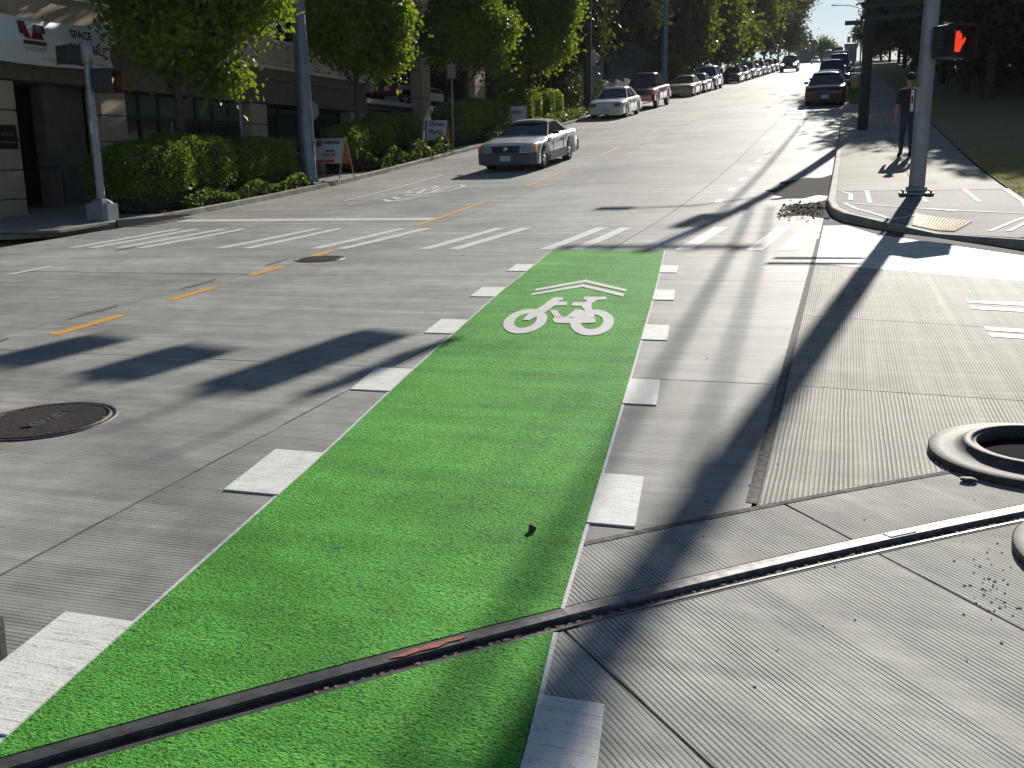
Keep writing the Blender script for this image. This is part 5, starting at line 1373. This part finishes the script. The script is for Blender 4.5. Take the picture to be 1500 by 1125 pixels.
    if grille:
        face(0, -hwf*.46, hwf*.46, z0+.01, zf, m_trim, 'grille', .035)
        for k in range(3): face(0, -hwf*.44, hwf*.44, z0+.03+(zf-z0)*.26*k, z0+.045+(zf-z0)*.26*k, m_chrome, 'grille_bar', .045)
    for s in (1, -1):
        a, b = sorted((s*hwf*.5, s*hwf*.84)); face(0, a, b, z0+.02, zf, m_litlamp if lit else m_lens, 'headlight', .03)
        if amber:
            a, b = sorted((s*hwf*.845, s*hwf*.97)); face(0, a, b, z0+.02, zf-.01, m_amber, 'turn_signal', .03)
    zrr = lerp_tab(L-.1, top)
    for s in (1, -1):
        a, b = sorted((s*hwf*.48, s*hwf*.93)); face(L, a, b, zrr-.3, zrr-.13, m_redlens, 'taillight', .02)
    if plate:
        mb_ = MB(); mb_.box((-.075, -.16, low+.14), (-.06, .16, low+.29)); put(mb_, 'licence_plate', m_plate, root)
        mb_ = MB(); mb_.box((L+.04, -.16, zrr-.46), (L+.062, .16, zrr-.3)); put(mb_, 'licence_plate', m_plate, root)
    mb_ = MB()
    for s in (1, -1): mb_.tube([(xa+.0, s*.12, za+.03), (xa+.1, s*.5, za+.07)], .008, 4)
    put(mb_, 'wiper', m_trim, root)
    return root, put, T, L
def place(root, x, y, heading, label, cat, group=None, k=1.14, name=None, dz=.005):
    if name: root.name = name
    s = (gz(y+1)-gz(y-1))/2
    f = Vector((sin(heading), cos(heading), s*cos(heading)+CS*sin(heading))).normalized() # car local +Y forward?
    # local: x(front->rear) mapped to +... front points to local +Y
    r = f.cross(Vector((-CS, -s, 1))).normalized(); u = r.cross(f)
    m = Matrix((r, f, u)).transposed().to_4x4()
    m = m@Matrix.Scale(k, 4); m.translation = Vector((x, y, GR(x, y)+dz)); root.matrix_world = m
    tag(root, label, cat, group)
SED = [(0, .68), (.1, .77), (.5, .83), (1.3, .91), (2.5, .92), (3.6, .93), (4.2, .92), (4.5, .86), (4.7, .8)]
p_silver = carpaint('silver_paint', (.66, .69, .7), .2, .32)
p_white = carpaint('white_paint', (.74, .75, .73), .0, .3); p_red = carpaint('dark_red_paint', (.2, .012, .025), .3, .3)
p_gold = carpaint('gold_paint', (.5, .36, .2), .5, .35); p_black = carpaint('black_paint', (.015, .016, .02), .1, .25)
p_grey = carpaint('grey_paint', (.22, .24, .26), .5, .3); p_blue = carpaint('dark_blue_paint', (.02, .03, .07), .3, .3)
p_dred = carpaint('maroon_paint', (.045, .007, .012), .3, .3); p_tan = carpaint('tan_paint', (.33, .29, .22), .4, .35)
m_lowblue = simple('dark_grey_blue_trim', (.07, .085, .12), .45)
def sport(): return car(4.47, 1.81, [(0, .68), (.1, .77), (.5, .82), (1.3, .88), (1.9, .9), (3.2, .92), (4.1, .93), (4.47, .86)], (.85, 3.36), .325, (1.5, 2.12, 2.95, 3.5), 1.24, .17, .84, .66, p_silver, m_cloth, bumper=m_lowblue, low_mat=m_lowblue, kind='coupe')
def sedan(p, **kw):
    a = dict(L=4.75, W=1.8, top=SED, wheels=(.92, 3.65), wr=.32, gh=(1.5, 2.2, 3.3, 4.0), zr=1.36, paint=p, low=.2); a.update(kw); return car(**a)
def suv(p, **kw):
    a = dict(L=4.7, W=1.85, top=[(0, .8), (.1, .9), (.5, .98), (1.3, 1.06), (2.5, 1.1), (4.2, 1.1), (4.7, 1.08)], wheels=(.9, 3.6), wr=.37, gh=(1.35, 1.95, 4.2, 4.62), zr=1.72, paint=p, low=.32, kind='suv'); a.update(kw); return car(**a)
def pickup(p, **kw):
    a = dict(L=5.6, W=1.98, top=[(0, .95), (.1, 1.02), (.5, 1.1), (1.5, 1.16), (3.4, 1.18), (5.6, 1.18)], wheels=(1.0, 4.45), wr=.42, gh=(1.5, 2.15, 3.2, 3.6), zr=1.86, paint=p, low=.42, kind='pickup'); a.update(kw); return car(**a)
# silver convertible coming down
r, put, T, L = sport()
mb = MB(); mb.lathe([(.001, -.052), (.06, -.05), (.07, -.04)], c=(0, 0, .64), n=14, axis='x'); put(mb, 'emblem', m_chrome, r)
mb = MB(); mb.lathe([(.052, -.056), (.045, -.06), (.04, -.056)], c=(0, 0, .64), n=18, axis='x'); mb.tube([(-.06, 0, .64), (-.06, 0, .69)], .006, 4); mb.tube([(-.06, 0, .64), (-.06, .04, .61)], .006, 4); mb.tube([(-.06, 0, .64), (-.06, -.04, .61)], .006, 4)
put(mb, 'emblem', m_chrome, r)
place(r, -9.6, 31.0, pi+.03, 'silver convertible with dark cloth roof driving down the road toward the viewer', 'car', None, 1.05, 'moving_car')
GP = 'cars parked along the left kerb'
def pk(fn, x, y, label, h=pi, k=1.14, group=GP, cat='car', **kw):
    r, *_ = fn(**kw); place(r, x, y, h, label, cat, group, k); return r
pk(sedan, -12.75, 57.6, 'white sedan parked first at the left kerb', p=p_white, grille=False, amber=False, h=pi)
pk(pickup, -12.85, 67.5, 'dark red pickup truck parked behind the white sedan', p=p_red, cat='pickup truck')
pk(sedan, -12.9, 84.5, 'gold sedan parked beyond the red pickup', p=p_gold, grille=False, amber=False)
pk(sedan, -12.9, 91.5, 'dark sedan parked tightly behind the gold sedan', p=p_grey)
pk(suv, -12.9, 98.5, 'pale grey boxy suv parked behind the dark sedan', p=p_tan if False else carpaint('pale_silver_paint', (.5, .53, .55), .4, .3), cat='suv', k=1.2)
fl = [(118, 'black', p_black, sedan, 'black sedan parked first in the far shaded row'), (126, 'blue', p_blue, sedan, 'dark blue sedan parked second in the far shaded row'), (134, 'silver', p_silver, suv, 'silver suv parked third in the far row'), (142, 'grey', p_grey, sedan, 'grey sedan parked fourth in the far row'), (150, 'white', p_white, suv, 'white suv parked fifth in the far row'), (158, 'grey2', p_silver, sedan, 'silver sedan parked sixth in the far row'), (167, 'white2', p_white, suv, 'white suv parked near the end of the far row'), (177, 'r', p_grey, suv, 'grey suv parked last but one in the far row'), (205, 'w3', p_white, sedan, 'white car parked alone near the crest')]
for y, _, p, fn, lab in fl: pk(fn, -12.7 if y < 200 else -11., y, lab, p=p, k=1.2)
r, *_ = suv(p_black, lit=True, zr=1.6); place(r, -9.3, 168, pi, 'dark car with lit headlights coming down near the crest', 'car', None, 1.5, 'moving_car')
r, *_ = suv(p_white, L=5.2, zr=2.2, gh=(1.2, 1.7, 4.9, 5.1), kind='van'); place(r, -5.4, 250, 0, 'white van driving away over the crest', 'van', None, 1.3, 'moving_car')
r, *_ = sedan(p_white); place(r, -8.2, 252, pi, 'small pale car at the crest left of the white van', 'car', None, 1.1, 'moving_car')
t = empty('delivery_truck', (-3.4, 262, GR(-3.4, 262)), 0, 'boxy dark red delivery truck on the crest beside the white van', 'truck')
MB().box((-1.1, -3., .7), (1.1, 1.6, 3.2), bev=.05).obj('cargo_box', simple('dull_red_box', (.13, .035, .03), .6), t); MB().box((-1., 1.65, .5), (1., 3.2, 2.3), bev=.15).obj('cab', p_red, t)
for (x, y) in ((-.95, -2), (.95, -2), (-.95, 2.2), (.95, 2.2)): MB().lathe([(.2, -.14), (.42, -.14), (.45, -.1), (.45, .1), (.42, .14), (.2, .14)], c=(x, y, .45), n=16, axis='x').obj('wheel', m_rubber, t)
GQ = 'cars parked along the right kerb'
pk(sedan, -1.32, 62.2, 'very dark red sedan parked first at the right kerb, seen from behind', h=0, k=1.22, group=GQ, p=p_dred, zr=1.4)
pk(sedan, -1.35, 70.5, 'silver sedan parked in front of the dark red sedan', h=0, k=1.22, group=GQ, p=p_silver)
pk(suv, -1.35, 79, 'black suv parked ahead of the silver sedan at right', h=0, k=1.2, group=GQ, p=p_black, cat='suv', zr=1.85)
pk(sedan, -1.1, 90, 'dark grey sedan parked in the right row under the trees', h=0, k=1.2, group=GQ, p=p_grey)
pk(suv, -1.2, 108, 'dark blue suv parked farther up the right kerb', h=0, k=1.25, group=GQ, p=p_blue, cat='suv', zr=2.)
pk(suv, -1.2, 122, 'grey suv parked last on the right', h=0, k=1.3, group=GQ, p=p_silver, cat='suv', zr=2.1)
# cars inside the parking deck
def deck(fn, x, y, label, h, **kw):
    r, *_ = fn(**kw); place(r, x, y, h, label, 'car', 'cars inside the parking deck', 1.14); m = r.matrix_world.copy(); m = Matrix.Rotation(h*-1, 4, 'Z')@Matrix.Scale(1.14, 4); m.translation = Vector((x, y, 4.21)); r.matrix_world = m
deck(sedan, -21.4, 40., 'dark red car inside the parking deck near the first tree trunk', radians(100), p=p_red)
deck(sedan, -21.6, 45.6, 'white car behind the parking deck wall between the pillars', radians(95), p=p_white)
deck(sedan, -22.2, 48.6, 'maroon car in the parking deck beside the second pillar', radians(92), p=p_red)

# pale yellow barrel and street name sign
t = empty('bollard', (.35, 74, GR(.35, 74)+.1), 0, 'pale yellow barrel beside the dark red sedan', 'barrel')
MB().lathe([(.001, 0), (.3, 0), (.32, .1), (.32, 1.0), (.3, 1.05), (.001, 1.08)], n=18).obj('barrel', simple('pale_yellow_plastic', (.6, .5, .15), .6), t)
MB().lathe([(.325, .98), (.33, 1.0), (.33, 1.08), (.25, 1.15), (.001, 1.17)], n=18).obj('lid', m_signw, t)
t = empty('street_name_sign', (.2, 128, GR(.2, 128)), 0, 'green street name sign under the right trees near the crest', 'sign')
MB().tube([(0, 0, 0), (0, 0, 6.3)], .06, 6).obj('post', m_galv, t); MB().box((-1.3, -.02, 5.6), (.6, .02, 6.1)).obj('sign_plate', simple('sign_green', (.02, .13, .09), .5), t)

# ------------------------------------------------------------------ person
def skin_fig(chains, subd=2):
    """chains: list of [(pos, radius)...]; first chain root; connect by shared index when pos identical"""
    bm = bmesh.new(); lay = bm.verts.layers.skin.verify(); idx = {}
    first = True
    for ch in chains:
        prev = None
        for p, r in ch:
            key = tuple(round(c, 4) for c in p)
            if key not in idx:
                v = bm.verts.new(p); idx[key] = v; rr_ = r if isinstance(r, tuple) else (r, r); v[lay].radius = rr_; v[lay].use_root = first; first = False
            v = idx[key]
            if prev is not None and prev is not v and bm.edges.get((prev, v)) is None: bm.edges.new((prev, v))
            prev = v
    me = bpy.data.meshes.new('fig'); bm.to_mesh(me); bm.free()
    o = bpy.data.objects.new('fig', me); COL.objects.link(o)
    a = o.modifiers.new('s', 'SKIN'); a.use_smooth_shade = True; b = o.modifiers.new('d', 'SUBSURF'); b.levels = subd; b.render_levels = subd
    bpy.context.view_layer.update()
    res = bpy.data.meshes.new_from_object(o.evaluated_get(bpy.context.evaluated_depsgraph_get())); bpy.data.objects.remove(o)
    return res
m_skin = simple('skin', (.35, .2, .14), .6, var=.1); m_shirt = simple('dark_shirt', (.03, .022, .028), .85, var=.3, scale=20, bump=.01); m_jeans = simple('blue_jeans', (.035, .05, .09), .85, var=.3, scale=20, bump=.01); m_hair = simple('dark_hair', (.015, .012, .01), .7); m_shoe = simple('dark_shoes', (.02, .02, .02), .6)
PX, PY = 1.5, 29.2
pe = empty('person', (PX, PY, zsr(PX, PY)), radians(8), 'person in dark t-shirt and jeans standing behind the thick right pole', 'person')
pel = (0, 0, .98)
def chain(s):
    return [(pel, .14), ((s*.09, 0, .9), .105), ((s*.1, .02*s, .5), .07), ((s*.11, -.02, .09), .048), ((s*.12, .1, .035), .045), ((s*.125, .17, .03), .035)]
def arm(s): return [((0, 0, 1.42), .12), ((s*.19, 0, 1.44), .07), ((s*.25, -.02, 1.14), .05), ((s*.26, .06, .88), .036), ((s*.255, .08, .8), .036)]
body = skin_fig([[(pel, (.16, .12)), ((0, 0, 1.2), (.15, .11)), ((0, 0, 1.42), (.16, .1)), ((0, 0, 1.53), .055), ((0, .01, 1.6), .06), ((0, .015, 1.69), (.085, .1)), ((0, .015, 1.78), (.07, .085))], chain(1), chain(-1), arm(1), arm(-1)])
for m_ in (m_skin, m_shirt, m_jeans, m_shoe): body.materials.append(m_)
for p in body.polygons:
    c = p.center; p.use_smooth = True
    p.material_index = 3 if c.z < .1 else 2 if c.z < .98 and abs(c.x) < .2 else 1 if (c.z > 1.16 and c.z < 1.5) or (abs(c.x) < .19 and .9 < c.z < 1.5) else 0
link('body', body, pe)
for s in (1, -1):
    for k in range(5):
        b0 = Vector((s*.255, .09, .8)) if k else Vector((s*.24, .11, .83)); off = Vector((0, .022*(k-2.5), 0)) if k else Vector((0, .03, 0)); ln = [.05, .075, .085, .08, .06][k]
        MB().tube([b0+off, b0+off+Vector((0, 0, -ln*.5)), b0+off+Vector((-s*.015, 0, -ln))], [.011, .01, .007], 6).obj('finger', m_skin, pe)
hb = MB(); bm = bmesh.new(); bmesh.ops.create_uvsphere(bm, u_segments=16, v_segments=10, radius=1)
for v in bm.verts: v.co = Vector((v.co.x*.098, v.co.y*.112-.012, v.co.z*.1+1.765)) if v.co.z > -.2 or v.co.y < 0 else Vector((v.co.x*.06, v.co.y*.05, v.co.z*.05+1.76))
hb.bm(bm, smooth=True); hb.obj('hair', m_hair, pe)
for s in (1, -1): MB().lathe([(.001, .012), (.018, .006), (.024, 0), (.001, -.01)], c=(s*.092, .01, 1.69), n=10, axis='x').obj('ear', m_skin, pe)
MB().prism([(-.012, .105, 1.67), (.012, .105, 1.67), (0, .1, 1.72)], (0, .025, 0)).obj('nose', m_skin, pe)
pe.scale = (1.17, 1.17, 1.17)

# ------------------------------------------------------------------ air
hm = bpy.data.materials.new('haze'); hm.use_nodes = True; ht = hm.node_tree
for n_ in list(ht.nodes):
    if n_.type != 'OUTPUT_MATERIAL': ht.nodes.remove(n_)
pv_ = ht.nodes.new('ShaderNodeVolumePrincipled'); pv_.inputs['Color'].default_value = (.85, .92, 1, 1); pv_.inputs['Density'].default_value = .00014; pv_.inputs['Anisotropy'].default_value = .2
ht.links.new(pv_.outputs[0], [n_ for n_ in ht.nodes if n_.type == 'OUTPUT_MATERIAL'][0].inputs['Volume'])
hz = MB().box((-262, -42, -12), (262, 442, 62)).obj('haze', hm, None); hz['kind'] = 'stuff'; hz['label'] = 'thin pale summer haze up the hill'
